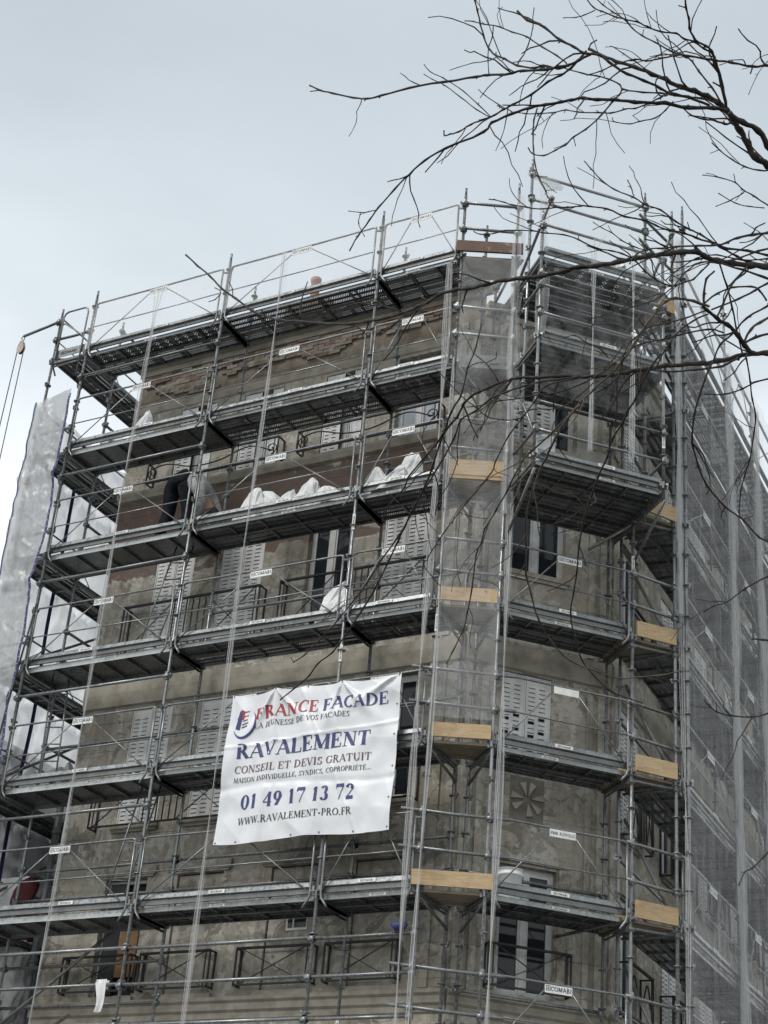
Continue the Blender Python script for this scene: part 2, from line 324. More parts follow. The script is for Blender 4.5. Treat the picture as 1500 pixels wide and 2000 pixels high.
# ------------------------------------------------------------------ geometry of the corner building
def rot2(a): return Vector((cos(a), sin(a)))
C0 = Vector((5.1995, .3861)); C1 = Vector((6.583, 1.8795)); TC = (C1-C0).normalized(); NC = Vector((TC.y, -TC.x)); ANG_C = atan2(TC.y, TC.x)
B0 = Vector((7.02, 2.42)); B1 = Vector((6.87, 5.62)); TB = (B1-B0).normalized(); ANG_B = atan2(TB.y, TB.x); NB = Vector((TB.y, -TB.x))
A_X0, A_X1, A_Y = -2.42, 4.37, 1.1
WC0 = C0 - NC*1.1; WC0 = Vector((A_X1, A_Y)); LEN_C = 2.26
WB0 = WC0 + TC*LEN_C; LEN_B = 15.0
TOPZ = 10.16; BOTZ = GZ

bld = thing('corner_building', 'old corner apartment building with flaking grey plaster walls behind the scaffolding', 'building', (0, 0, 0))

def holed(mb, L, z0, z1, holes, depth=.2, y=0.0, m=0, mr=0):
    """wall sheet in local x/z at y with rectangular openings and their reveals"""
    xs = sorted({0.0, L, *[h[0] for h in holes], *[h[1] for h in holes]}); zs = sorted({z0, z1, *[h[2] for h in holes], *[h[3] for h in holes]})
    for i in range(len(xs)-1):
        for j in range(len(zs)-1):
            cx, cz = (xs[i]+xs[i+1])/2, (zs[j]+zs[j+1])/2
            if any(h[0] < cx < h[1] and h[2] < cz < h[3] for h in holes): continue
            mb.quad((xs[i], y, zs[j]), (xs[i+1], y, zs[j]), (xs[i+1], y, zs[j+1]), (xs[i], y, zs[j+1]), m)
    for a, b, c, d in holes:
        mb.quad((a, y, c), (a, y, d), (a, y+depth, d), (a, y+depth, c), mr); mb.quad((b, y, d), (b, y, c), (b, y+depth, c), (b, y+depth, d), mr)
        mb.quad((a, y, d), (b, y, d), (b, y+depth, d), (a, y+depth, d), mr); mb.quad((b, y, c), (a, y, c), (a, y+depth, c), (b, y+depth, c), mr)

# windows on the front: (x0, x1, z0, z1, kind)   x in world = local + A_X0
FW = []
for i, (a, b) in enumerate(((-1.42, -.66), (-.12, .68), (1.5, 2.26), (2.86, 3.62))):
    FW.append((a, b, 7.62, 9.15, 'open' if i in (0, 1, 2) else 'curtain'))
    FW.append((a, b, 4.5, 6.36, 'glass' if i == 2 else 'shut'))
    FW.append((a, b, 1.66, 3.56, 'shut' if i != 3 else 'glass'))
    FW.append((a, b, -.92, .82, 'boarded' if i == 0 else ('infill' if i in (1, 3) else 'slot')))
    FW.append((a, b, -4.4, -2.3, 'shut'))
wm = MB(); holed(wm, A_X1-A_X0, BOTZ, TOPZ, [(a-A_X0, b-A_X0, c, d) for a, b, c, d, k in FW])
front_wall = put('front_wall', wm, PLAST_A, bld, (A_X0, A_Y, 0))
CW = [(.5, 1.62, 7.45, 9.1, 'half'), (.58, 1.5, 5.22, 6.4, 'glass2'), (.56, 1.34, 2.3, 3.6, 'worn'), (.66, 1.5, -.95, .8, 'tall'), (.6, 1.5, -4.4, -2.3, 'shut')]
wm = MB(); holed(wm, LEN_C, BOTZ, TOPZ-.35, [h[:4] for h in CW])
chamfer_wall = put('chamfer_wall', wm, PLAST, bld, (WC0.x, WC0.y, 0), ANG_C)
BW = []
for i in range(7):
    x0 = .55 + i*2.0
    for z0, z1 in ((7.5, 9.2), (4.5, 6.36), (1.66, 3.56), (-.92, .82), (-4.4, -2.3)): BW.append((x0, x0+.8, z0, z1, 'shut' if (i*3+int(z0)) % 4 else 'glass'))
wm = MB(); holed(wm, LEN_B, BOTZ, TOPZ, [h[:4] for h in BW])
side_wall = put('side_wall', wm, PLAST, bld, (WB0.x, WB0.y, 0), ANG_B)
wm = MB(); wm.quad((A_X0, 9.5, BOTZ), (A_X0, A_Y, BOTZ), (A_X0, A_Y, TOPZ), (A_X0, 9.5, TOPZ)); put('gable_wall', wm, PLAST, bld)
BE = WB0 + TB*LEN_B
rm = MB(); zr = TOPZ+.02
pts = [(A_X0, A_Y), (A_X1, A_Y), (WB0.x, WB0.y), (BE.x, BE.y), (A_X0, BE.y)]
n = len(rm.v); rm.v += [(x, y, TOPZ-.37) for x, y in pts] + [(A_X0+1.2, A_Y+2.2, zr+1.0), (WB0.x-1.6, WB0.y+1.6, zr+1.0), (BE.x-2, BE.y-2, zr+1.0), (A_X0+1.2, BE.y-2, zr+1.0)]
for f in ((0,1,6,5), (1,2,6), (2,3,7,6), (3,4,8,7), (4,0,5,8), (5,6,7,8)): rm.face(tuple(n+i for i in f))
roof = put('roof', rm, simple('roof_zinc', (.12, .125, .13), (.2, .205, .21), 3, .5, .4), bld)

# mouldings (kept a little proud of the wall)
def band(name, L, z0, z1, proj, mat, loc, rz, prof=None):
    mb = MB(); prof = prof or [(0, z0), (-proj*.6, z0+.02), (-proj, z0+(z1-z0)*.55), (-proj, z1-.03), (0, z1)]
    k = len(prof); nseg = max(2, int(L/.35)); b0 = len(mb.v)
    for i in range(nseg+1):
        x = L*i/nseg
        for y, z in prof:
            w = .006*noise.noise(Vector((x*3, z*5, len(name)))); mb.v.append((x, y-.002+w, z+w*.7))
    for i in range(nseg):
        for j in range(k-1):
            a = b0+i*k+j; mb.face((a, a+k, a+k+1, a+1))
    mb.face(tuple(b0+j for j in range(k))); mb.face(tuple(b0+nseg*k+j for j in reversed(range(k))))
    return put(name, mb, mat, bld, loc, rz)
LA = A_X1-A_X0
for L, loc, rz in ((LA, (A_X0, A_Y, 0), 0), (LEN_C, (WC0.x, WC0.y, 0), ANG_C), (LEN_B, (WB0.x, WB0.y, 0), ANG_B)):
    band('string_course', L, 3.63, 4.04, .07, CREAM, loc, rz)
    band('string_course', L, -1.28, -1.0, .09, CREAM, loc, rz, [(0, -1.30), (-.03, -1.28), (-.03, -1.2), (-.07, -1.17), (-.07, -1.08), (-.11, -1.05), (-.11, -1.0), (0, -.98)])
    band('string_course', L, -1.62, -1.4, .05, PLAST, loc, rz)
band('window_ledge', LA, 7.42, 7.6, .13, CREAM, (A_X0, A_Y, 0), 0)
band('lintel_course', LA, 9.2, 9.4, .04, CREAM, (A_X0, A_Y, 0), 0)
band('cornice', LA+.1, 10.06, 10.24, .16, CREAM, (A_X0, A_Y, 0), 0, [(0, 10.0), (-.05, 10.02), (-.07, 10.1), (-.15, 10.13), (-.16, 10.2), (.25, 10.22)])
band('cornice', LEN_C, 9.7, 9.85, .14, CREAM, (WC0.x, WC0.y, 0), ANG_C, [(0, 9.6), (-.05, 9.62), (-.07, 9.7), (-.14, 9.74), (-.15, 9.82), (.25, 9.84)])
band('window_ledge', LEN_C, 7.2, 7.36, .12, CREAM, (WC0.x, WC0.y, 0), ANG_C)
band('cornice', LEN_B, 10.0, 10.2, .16, CREAM, (WB0.x, WB0.y, 0), ANG_B, [(0, 10.0), (-.05, 10.02), (-.07, 10.1), (-.15, 10.13), (-.16, 10.2), (.25, 10.22)])
# pilaster strips at the two corners, two per wall end
for L, x0, loc, rz in ((.14, LA-.17, (A_X0, A_Y, 0), 0), (.12, LA-.40, (A_X0, A_Y, 0), 0), (.16, .03, (WC0.x, WC0.y, 0), ANG_C), (.10, .26, (WC0.x, WC0.y, 0), ANG_C), (.16, LEN_C-.19, (WC0.x, WC0.y, 0), ANG_C), (.09, LEN_C-.37, (WC0.x, WC0.y, 0), ANG_C), (.2, .04, (WB0.x, WB0.y, 0), ANG_B)):
    for za, zb in ((-.97, 3.6), (4.06, 7.18), (7.62, 9.55)):
        mb = MB(); mb.box(x0, x0+L, -.035, -.002, za, zb); put('pilaster_strip', mb, PLAST, bld, loc, rz)

# ------------------------------------------------------------------ bare bricks under the front cornice
random.seed(5)
bm_ = []
for k in range(6):
    mb = MB(); h = .062; l = .205
    n = len(mb.v); j = lambda s=.006: random.uniform(-s, s)
    mb.box(0, l, -.03, 0, 0, h); mb.v = [(x+j(), y+j(.004), z+j()) for x, y, z in mb.v]
    bm_.append(mb.mesh('brick', BRICK[k % 3]))
cnt = 0
for row in range(9):
    z = 9.44 + row*.066
    off = (row % 2)*.11
    for i in range(33):
        x = A_X0 + .03 + off + i*.216
        if x + .2 > A_X1-.45: continue
        k = noise.noise(Vector((x*.9, z*2.6, 3.3))) + .22*noise.noise(Vector((x*3, z*7, 1.0))) + (row-3.4)*.11
        if k < -.05 or random.random() < .05: continue
        o = link('brick', bm_[random.randrange(6)], front_wall, (x-A_X0, -random.uniform(-.004, .014), z)); cnt += 1

# ------------------------------------------------------------------ windows, shutters
leaf_cache = {}
def leaf_mesh(w, h, worn=0):
    key = (round(w, 3), round(h, 2), worn)
    if key in leaf_cache: return leaf_cache[key]
    mb = MB(); rnd = random.Random(7+worn)
    nr = int((h-.16)/.068); cols = 2; sw = (w-.03*2-.035)/cols - .045
    holes = []
    for c in range(cols):
        x0 = .045 + c*(sw+.06)
        for r in range(nr):
            z0 = .08 + r*.068; hh = .014
            if worn and rnd.random() < .22 and r < nr*.6: hh = .05
            holes.append((x0, x0+sw, z0, z0+hh))
    xs = sorted({0.0, w, *[q[0] for q in holes], *[q[1] for q in holes]})
    holed(mb, w, 0.0, h, holes, .022, 0.0, 0, 0)
    for a, b, c, d in holes:      # a little tilted hood over each slot
        mb.quad((a, -.001, d), (b, -.001, d), (b, -.012, d-.006), (a, -.012, d-.006))
    mb.box(0, .02, -.012, -.001, 0, h); mb.box(w-.02, w, -.012, -.001, 0, h)
    mb.quad((0, .03, 0), (w, .03, 0), (w, .03, h), (0, .03, h), 1)
    leaf_cache[key] = mb.mesh('shutter_leaf', [SHUT, VOID]); return leaf_cache[key]

def add_window(x0, x1, z0, z1, kind, loc, rz):
    """loc/rz = wall frame. returns window part with its sub-parts"""
    w, h = x1-x0, z1-z0
    def at(x, y, z): c, s = cos(rz), sin(rz); return (loc[0]+c*x-s*y, loc[1]+s*x+c*y, z)
    fr = MB(); y0 = .06 if kind in ('shut', 'worn') else .11
    t = .05
    fr.box(0, t, y0, y0+.06, 0, h); fr.box(w-t, w, y0, y0+.06, 0, h); fr.box(t, w-t, y0, y0+.06, h-t, h); fr.box(t, w-t, y0, y0+.06, 0, t)
    if kind in ('glass', 'glass2', 'tall', 'curtain', 'open', 'half'):
        fr.box(w/2-.045, w/2+.045, y0-.01, y0+.055, t, h-t)
        for c in (0, 1):
            xa = t if c == 0 else w/2+.045; xb = w/2-.045 if c == 0 else w-t
            fr.box(xa, xa+.03, y0+.005, y0+.05, t, h-t); fr.box(xb-.03, xb, y0+.005, y0+.05, t, h-t)
            fr.box(xa+.03, xb-.03, y0+.005, y0+.05, t, t+.05); fr.box(xa+.03, xb-.03, y0+.005, y0+.05, h-t-.05, h-t)
    win = put('window', fr, WFRAME, bld, at(x0, 0, z0), rz)
    bk = MB(); bk.quad((-.01, .199, -.01), (w+.01, .199, -.01), (w+.01, .199, h+.01), (-.01, .199, h+.01)); put('backing', bk, CURTAIN if kind in ('curtain',) else VOID, win)
    if kind in ('glass', 'glass2', 'tall', 'curtain', 'open', 'half'):
        for c in (0, 1):
            xa = t+.03 if c == 0 else w/2+.075; xb = w/2-.075 if c == 0 else w-t-.03
            p = MB(); p.quad((xa, y0+.03, t+.05), (xb, y0+.03, t+.05), (xb, y0+.03, h-t-.05), (xa, y0+.03, h-t-.05))
            put('pane', p, CURTAIN if kind == 'curtain' or (kind == 'open' and c == 1) else GLASS, win)
    if kind in ('shut', 'worn'):
        lw = (w-.016)/2
        for c in (0, 1):
            link('shutter_leaf', leaf_mesh(lw, h-.02, 1 if kind == 'worn' else 0), win, (.004 + c*(lw+.008), .018, .01))
    if kind == 'open':
        lw = .33
        link('shutter_leaf', leaf_mesh(lw, h-.02), win, (.02, .015, .01)); link('shutter_leaf', leaf_mesh(lw*.62, h-.02), win, (w-.22, .015, .01))
    if kind == 'half': link('shutter_leaf', leaf_mesh(.37, h-.02, 1), win, (.01, .01, .01)); link('shutter_leaf', leaf_mesh(.37, h-.02, 1), win, (.385, .01, .01))
    if kind == 'boarded':
        b = MB(); b.box(.06, w*.45, .07, .1, .05, h-.05); put('board', b, VOID, win)  # dark slab painted in for the unlit part of the opening, not timber
        b = MB(); b.box(w*.48, w-.06, .05, .075, .3, h-.25); put('board', b, OSB, win)
    if kind in ('infill', 'slot'):
        b = MB(); b.box(.02, w-.02, .03, .05, .01, h-.02); put('infill_panel', b, PLAST, win)
        if kind == 'slot':
            b = MB(); b.box(.32, .66, .02, .045, .82, 1.12); put('vent_frame', b, WFRAME, win)
            b = MB(); b.box(.45, .64, .012, .03, .86, 1.1); put('vent_pane', b, GLASS, win)
            b = MB(); b.box(.35, .42, .012, .03, .86, 1.1); put('vent_pane', b, GLASS, win)
    s = MB(); s.box(-.06, w+.06, -.07, .05, -.075, -.003); s.box(-.03, w+.03, -.05, -.004, -.12, -.076); put('sill', s, CREAM, win)
    return win
for x0, x1, z0, z1, k in FW: add_window(x0-A_X0, x1-A_X0, z0, z1, k, (A_X0, A_Y), 0)
for x0, x1, z0, z1, k in CW: add_window(x0, x1, z0, z1, k, (WC0.x, WC0.y), ANG_C)
for x0, x1, z0, z1, k in BW: add_window(x0, x1, z0, z1, k, (WB0.x, WB0.y), ANG_B)
# flat hood above the openings of the lower front row and round the chamfer window
for a, b in ((-1.5, -.5), (-.28, .82), (1.34, 2.42), (2.7, 3.78)):
    mb = MB(); mb.box(a-A_X0, b-A_X0, -.045, -.002, .86, .99); mb.box(a-A_X0+.04, b-A_X0-.04, -.03, -.002, .83, .858); put('window_hood', mb, PLAST, bld, (A_X0, A_Y, 0))
mb = MB(); mb.box(.52, 1.64, -.05, -.002, .84, .93); mb.box(.52, .63, -.03, -.002, -.9, .838); mb.box(1.53, 1.64, -.03, -.002, -.9, .838); put('window_hood', mb, PLAST, bld, (WC0.x, WC0.y, 0), ANG_C)
mb = MB(); mb.box(1.64, 2.2, -.012, -.002, 7.4, 9.0); put('plaster_patch', mb, PALEW, bld, (WC0.x, WC0.y, 0), ANG_C)

# ornament below the chamfer shutter: square panel with a star of wedges
PLASTD = simple('darker_plaster', (.14, .132, .113), (.21, .2, .172), 6, .95)  # darker, even ground tone behind the star wedges
orn = MB()
cx, cz = 1.02, 1.74
for k in range(7):
    a = k*pi/3.5 + (.2, .35, .1, .3, .15, .4, .2)[k]
    p = [(cx+.05*cos(a), cz+.05*sin(a)), (cx+.25*cos(a-.2), cz+.25*sin(a-.2)), (cx+.25*cos(a+.2), cz+.25*sin(a+.2))]
    p = [(min(max(x, .765), 1.275), min(max(z, 1.425), 2.055)) for x, z in p]
    n = len(orn.v); orn.v += [(x, -.003, z) for x, z in p] + [(x, -.035, z) for x, z in p]
    for f in ((3, 4, 5), (0, 1, 4, 3), (1, 2, 5, 4), (2, 0, 3, 5)): orn.face(tuple(n+i for i in f))
put('star_ornament', orn, CREAM, bld, (WC0.x, WC0.y, 0), ANG_C)
mb = MB(); mb.quad((.765, -.004, 1.425), (1.275, -.004, 1.425), (1.275, -.004, 2.055), (.765, -.004, 2.055)); put('ornament_ground', mb, PLASTD, bld, (WC0.x, WC0.y, 0), ANG_C)

# ------------------------------------------------------------------ balcony railings
def railing(x0, x1, z0, z1, kind, loc, rz, depth=.16, mids=()):
    mb = MB(); y = -depth; w = .022
    def bar(a, b, s=w, t=w): mb.bar(a, b, s, t)
    bar((x0, y, z1), (x1, y, z1), .04, .03); bar((x0, y, z0), (x1, y, z0), .022, .026)
    for x in (x0, x1):
        bar((x, y, z0), (x, y, z1)); bar((x, y, z1), (x, -.002, z1)); bar((x, y, z0), (x, -.002, z0)); bar((x, -.02, z0), (x, -.02, z1))
        xx = x + (.07 if x == x0 else -.07); bar((xx, y, z0), (xx, y, z1), .015, .015)
    def cross(a, b):
        bar((a, y, z0), (b, y, z1), .013, .013); bar((a, y-.012, z1), (b, y-.012, z0), .013, .013)
    if kind == 'x': cross(x0+.07, x1-.07)
    if kind == 'panels':
        a = x0+.07
        for c, (m0, m1) in enumerate(mids):
            cross(a, m0)
            for i in range(6):
                xx = m0+(m1-m0)*i/5; bar((xx, y, z0), (xx, y, z1), .016, .016)
            a = m1
        cross(a, x1-.07)
    if kind == 'scroll':
        L = x1-x0; zc = (z0+z1)/2; hh = (z1-z0)*.36
        def wave(u): return (x0+.1+(L-.2)*u, y, zc + hh*.9*sin(u*2*pi*1.5+.5)*(.7+.3*cos(u*7)))
        mb.tube([wave(i/44) for i in range(45)], .012, 5)
        for sx, sg in ((x0+.12, 1), (x1-.12, -1)):
            mb.tube([(sx + sg*(.02+.006*q)*cos(q*.55+2.2), y, zc-.01+(.015+.0065*q)*sin(q*.55+2.2)) for q in range(17)], .010, 5)
    return put('balcony_railing', mb, IRON, bld, loc, rz)
FA = (A_X0, A_Y, 0)
for a, b in ((-1.78, .82), (1.2, 3.75)):
    railing(a-A_X0, b-A_X0, 7.64, 8.02, 'scroll', FA, 0, .2)
    railing(a-A_X0, b-A_X0, 4.44, 5.3, 'panels', FA, 0, .2, ((a+1.0-A_X0, b-1.0-A_X0),))
    railing(a-A_X0, b-A_X0, 1.6, 2.3, 'panels', FA, 0, .2, ((a+1.0-A_X0, b-1.0-A_X0),))
for a, b in ((-1.86, -.62), (-.47, .73), (1.17, 2.38), (2.58, 3.68)): railing(a-A_X0, b-A_X0, -.86, -.36, 'x', FA, 0, .15)
FC = (WC0.x, WC0.y, 0); FB = (WB0.x, WB0.y, 0)
railing(.5, 1.68, -.88, -.34, 'x', FC, ANG_C, .15)
for i in range(7):
    x0 = .55+i*2.0
    railing(x0-.12, x0+.92, 1.6, 2.4, 'panels', FB, ANG_B, .2, ((x0+.2, x0+.6),)); railing(x0-.12, x0+.92, -.9, -.2, 'scroll', FB, ANG_B, .2)
    railing(x0-.12, x0+.92, 4.44, 5.2, 'x', FB, ANG_B, .2); railing(x0-.12, x0+.92, -4.4, -3.6, 'scroll', FB, ANG_B, .2)

dp = MB(); dp.tube([(-2.50, 1.04, z) for z in (GZ, -3, 0, 2.6)], .055, 10)
for z in (-2.5, -.4, 1.6): dp.tube([(-2.50, 1.04, z), (-2.50, 1.04, z+.08)], .066, 10)
put('downpipe', dp, ZINC, bld)
ch = MB(); ch.box(-.35, .6, 2.25, 2.75, 9.9, 11.8); put('chimney_stack', ch, PLAST, roof)
# ------------------------------------------------------------------ stroke letters
TH, HL = .17, .06
def G(name):
    """strokes of one glyph: list of ('l', x0,y0,x1,y1,w) and ('a', cx,cy,rx,ry,a0,a1); s = serif; returns strokes, advance"""
    T, t = 'T', 't'
    stem = lambda x: [('l', x, 0, x, 1, T), ('s', x, 0), ('s', x, 1)]
    D = {
    'A': ([('l', .07, 0, .43, 1, t), ('l', .41, 1, .80, 0, T), ('l', .20, .34, .62, .34, t), ('s', .07, 0), ('s', .8, 0)], .88),
    'B': (stem(.17)+[('a', .32, .75, .26, .25, -90, 90), ('a', .32, .26, .33, .26, -90, 90), ('l', .1, 1, .32, 1, t), ('l', .1, 0, .32, 0, t), ('l', .17, .51, .34, .51, t)], .74),
    'C': ([('a', .46, .5, .41, .5, 48, 312), ('l', .74, .66, .76, .98, t)], .82),
    'D': (stem(.17)+[('a', .32, .5, .48, .5, -90, 90), ('l', .1, 1, .33, 1, t), ('l', .1, 0, .33, 0, t)], .9),
    'E': (stem(.17)+[('l', .1, .97, .64, .97, t), ('l', .1, .03, .67, .03, t), ('l', .17, .52, .48, .52, t), ('l', .63, 1, .65, .74, t), ('l', .66, 0, .69, .27, t), ('l', .48, .66, .48, .38, t)], .76),
    'F': (stem(.17)+[('l', .1, .97, .64, .97, t), ('l', .17, .5, .48, .5, t), ('l', .63, 1, .65, .72, t), ('l', .48, .64, .48, .36, t)], .70),
    'G': ([('a', .46, .5, .41, .5, 48, 305), ('l', .74, .66, .76, .98, t), ('l', .74, .04, .74, .42, T), ('s', .74, .42)], .88),
    'I': (stem(.2), .42), 'J': ([('l', .34, .2, .34, 1, T), ('s', .34, 1), ('a', .2, .2, .16, .22, -170, 0)], .56),
    'L': (stem(.17)+[('l', .1, .03, .64, .03, t), ('l', .64, 0, .67, .3, t)], .70),
    'M': ([('l', .12, 0, .14, 1, t), ('l', .16, 1, .48, .08, T), ('l', .48, .06, .82, 1, t), ('l', .85, 0, .85, 1, T), ('s', .12, 0), ('s', .85, 0), ('s', .14, 1), ('s', .85, 1)], 1.02),
    'N': ([('l', .14, 0, .14, 1, t), ('l', .16, 1, .72, .02, T), ('l', .74, 0, .74, 1, t), ('s', .14, 0), ('s', .14, 1), ('s', .74, 1)], .90),
    'O': ([('a', .46, .5, .41, .5, 0, 360)], .92), '0': ([('a', .36, .5, .29, .5, 0, 360)], .74),
    'P': (stem(.17)+[('a', .32, .73, .31, .27, -90, 90), ('l', .1, 1, .34, 1, t), ('l', .17, .46, .34, .46, t)], .70),
    'R': (stem(.17)+[('a', .32, .75, .29, .25, -90, 90), ('l', .1, 1, .34, 1, t), ('l', .17, .5, .36, .5, t), ('l', .40, .5, .74, .02, T), ('s', .76, 0)], .84),
    'S': ([('a', .33, .745, .22, .255, 35, 250), ('a', .33, .255, .25, .255, -145, 70), ('l', .53, .72, .55, .98, t), ('l', .09, .28, .07, .02, t)], .66),
    'T': ([('l', .4, 0, .4, 1, T), ('l', .04, .97, .76, .97, t), ('l', .05, 1, .03, .7, t), ('l', .75, 1, .77, .7, t), ('s', .4, 0)], .82),
    'U': ([('l', .17, .3, .17, 1, T), ('l', .72, .3, .72, 1, t), ('a', .445, .32, .275, .32, -180, 0), ('s', .17, 1), ('s', .72, 1)], .88),
    'V': ([('l', .08, 1, .43, .02, T), ('l', .43, 0, .76, 1, t), ('s', .08, 1), ('s', .76, 1)], .84),
    'W': ([('l', .06, 1, .32, .02, T), ('l', .32, 0, .55, .95, t), ('l', .53, 1, .80, .02, T), ('l', .80, 0, 1.04, 1, t), ('s', .06, 1), ('s', .53, 1), ('s', 1.04, 1)], 1.12),
    'Y': ([('l', .06, 1, .40, .48, T), ('l', .74, 1, .40, .48, t), ('l', .4, 0, .4, .5, T), ('s', .06, 1), ('s', .74, 1), ('s', .4, 0)], .8),
    '1': ([('l', .3, 0, .3, 1, T), ('l', .12, .82, .3, .98, t), ('s', .3, 0)], .62),
    '2': ([('a', .34, .72, .25, .28, -20, 170), ('l', .56, .62, .10, .08, t), ('l', .08, .07, .62, .07, T)], .72),
    '3': ([('a', .32, .75, .22, .25, -80, 160), ('a', .31, .27, .27, .27, -160, 85)], .7),
    '4': ([('l', .5, 0, .5, 1, T), ('l', .48, 1, .06, .3, t), ('l', .05, .29, .68, .29, t), ('s', .5, 0)], .74),
    '7': ([('l', .08, .94, .64, .94, T), ('l', .62, .92, .26, 0, t), ('l', .08, 1, .07, .74, t)], .7),
    '9': ([('a', .35, .68, .26, .32, 0, 360), ('l', .60, .66, .30, 0, T)], .72),
    '.': ([('l', .12, .0, .12, .13, T)], .3), ',': ([('l', .14, .1, .08, -.14, T)], .3), '-': ([('l', .06, .36, .38, .36, T)], .46), ' ': ([], .36), '4b': ([], 0)}
    D['\u00c9'] = (D['E'][0]+[('l', .3, 1.08, .48, 1.28, t)], .76)
    return D[name]
def text_polys(txt, height, serif=True, bold=1.0, track=.06):
    """flat quads (lists of 2-D points) of a line of capitals, baseline at 0, from x = 0; returns polys and width"""
    T = TH*bold if serif else .20*bold; t = HL if serif else .17*bold
    polys = []; x = 0.0
    for chh in txt:
        st, adv = G(chh)
        for s in st:
            if s[0] == 'l':
                _, x0, y0, x1, y1, w = s; w = T if w == 'T' else t
                dx, dy = x1-x0, y1-y0; L = hypot(dx, dy) or 1; nx, ny = -dy/L*w/2, dx/L*w/2
                if w == T and abs(dx) < .6*abs(dy) and serif: nx, ny = w/2*L/max(abs(dy), .01)*-1, 0
                for k in range(3):
                    u0, u1 = k/3, (k+1)/3
                    polys.append([(x+x0+dx*u0+nx, y0+dy*u0+ny), (x+x0+dx*u1+nx, y0+dy*u1+ny), (x+x0+dx*u1-nx, y0+dy*u1-ny), (x+x0+dx*u0-nx, y0+dy*u0-ny)])
            elif s[0] == 'a':
                _, cx, cy, rx, ry, a0, a1 = s; nseg = max(6, int(abs(a1-a0)/20)); rx -= T*.25; ry -= t*.5
                ring = []
                for k in range(nseg+1):
                    a = radians(a0+(a1-a0)*k/nseg); w = t+(T-t)*abs(cos(a))**1.3
                    ring.append(((x+cx+(rx+w/2)*cos(a), cy+(ry+w/2)*sin(a)), (x+cx+(rx-w/2)*cos(a), cy+(ry-w/2)*sin(a))))
                for k in range(nseg): polys.append([ring[k][0], ring[k+1][0], ring[k+1][1], ring[k][1]])
            elif s[0] == 's' and serif:
                _, sx, sy = s; y0 = 0 if sy < .5 else 1-.045
                if .4 < sy < .5: y0 = sy
                polys.append([(x+sx-.15, y0), (x+sx+.15, y0), (x+sx+.15, y0+.045), (x+sx-.15, y0+.045)])
        x += adv+track
    return [[(px*height, py*height) for px, py in p] for p in polys], (x-track)*height
def lettering_mesh(name, polys, mat, y=-.002):
    mb = MB()
    for k, p in enumerate(polys):
        n = len(mb.v); mb.v += [(px, y-.00004*(k % 9), pz) for px, pz in p]; mb.face(tuple(range(n, n+len(p))))
    return mb.mesh(name, mat)

PLATE_W, PLATE_H = .37, .115
def plate_mesh(name, w, h, mat):
    mb = MB(); mb.box(-w/2, w/2, -.004, .004, -h/2, h/2); return mb.mesh(name, mat)
P_PLATE = plate_mesh('name_plate', PLATE_W, PLATE_H, SIGNW)
pp, pw = text_polys('COMABI', .056, False, 1.0, .06)
sh = -pw/2+.035
pp = [[(x+sh, z-.031) for x, z in q] for q in pp]
lx = sh-.035
for a, b, c, d in ((-.03, .03, .022, .031), (-.03, .03, -.031, -.022), (-.03, -.021, -.022, .022), (.021, .03, -.022, .022), (-.012, .012, -.012, .003), (-.004, .012, .006, .014)): pp.append([(lx+a, c), (lx+b, c), (lx+b, d), (lx+a, d)])
P_LET = lettering_mesh('plate_lettering', pp, INK, -.0045)
S_PLATE = plate_mesh('sticker', .26, .05, SIGNW)
sp = [[(x*.55, z*.5) for x, z in q] for q in pp]; S_LET = lettering_mesh('sticker_lettering', sp, INK, -.0045)
fp, fw = text_polys('FMB ROYOUS', .042, False, .9, .05); fp = [[(x-fw/2, z-.029) for x, z in q] for q in fp]; F_LET = lettering_mesh('plate_lettering', fp, INK, -.0045)

# ------------------------------------------------------------------ scaffold parts
LV = {1: 0.0, 2: 2.0, 3: 4.0, 4: 6.0, 5: 8.0, 6: 10.0}
def standard(parent, x, y, z0, z1, ros=True, r=.0242):
    mb = MB(); mb.tube([(0, 0, z0), (0, 0, z1)], r, 10); mb.tube([(0, 0, z1), (0, 0, z1+.14)], r*.78, 8)
    z = math.ceil(z0/.5)*.5
    while ros and z <= z1-.02:
        mb.lathe([(.028, z-.012), (.06, z-.006), (.06, z+.006), (.028, z+.012)], 8)
        big = abs(z/2-round(z/2)) < .01
        if big:
            for k in range(4):
                a = k*pi/2+.3; mb.bar((.04*cos(a), .04*sin(a), z-.05), (.055*cos(a), .055*sin(a), z+.045), .034, .03)
        elif random.random() < .8:
            a = random.choice((0, pi/2, pi, -pi/2)); mb.bar((.03*cos(a), .03*sin(a), z-.035), (.06*cos(a), .06*sin(a), z+.035), .04, .03)
        z += .5
    return put('standard', mb, random.choice(GALV_MIX), parent, (x, y, 0))
def tube_obj(parent, p, q, r=.0242, mat=None, name='ledger', clamps=True, ext=0.0):
    p = Vector(p); q = Vector(q); d = (q-p).normalized(); p2 = p-d*ext; q2 = q+d*ext
    mid_ = p2.lerp(q2, .5)+Vector((0, 0, -random.uniform(0, .010)))
    mb = MB(); mb.tube([p2, mid_, q2], r, 8)
    if clamps:
        for e_ in (p, q):
            mb.tube([e_-d*.045+Vector((0, 0, -.012)), e_+d*.045+Vector((0, 0, -.012))], r*1.75, 6)
            mb.bar(e_+Vector((0, 0, -.06)), e_+Vector((0, 0, .06)), .03, .045)
    return put(name, mb, mat or random.choice(GALV_MIX), parent)

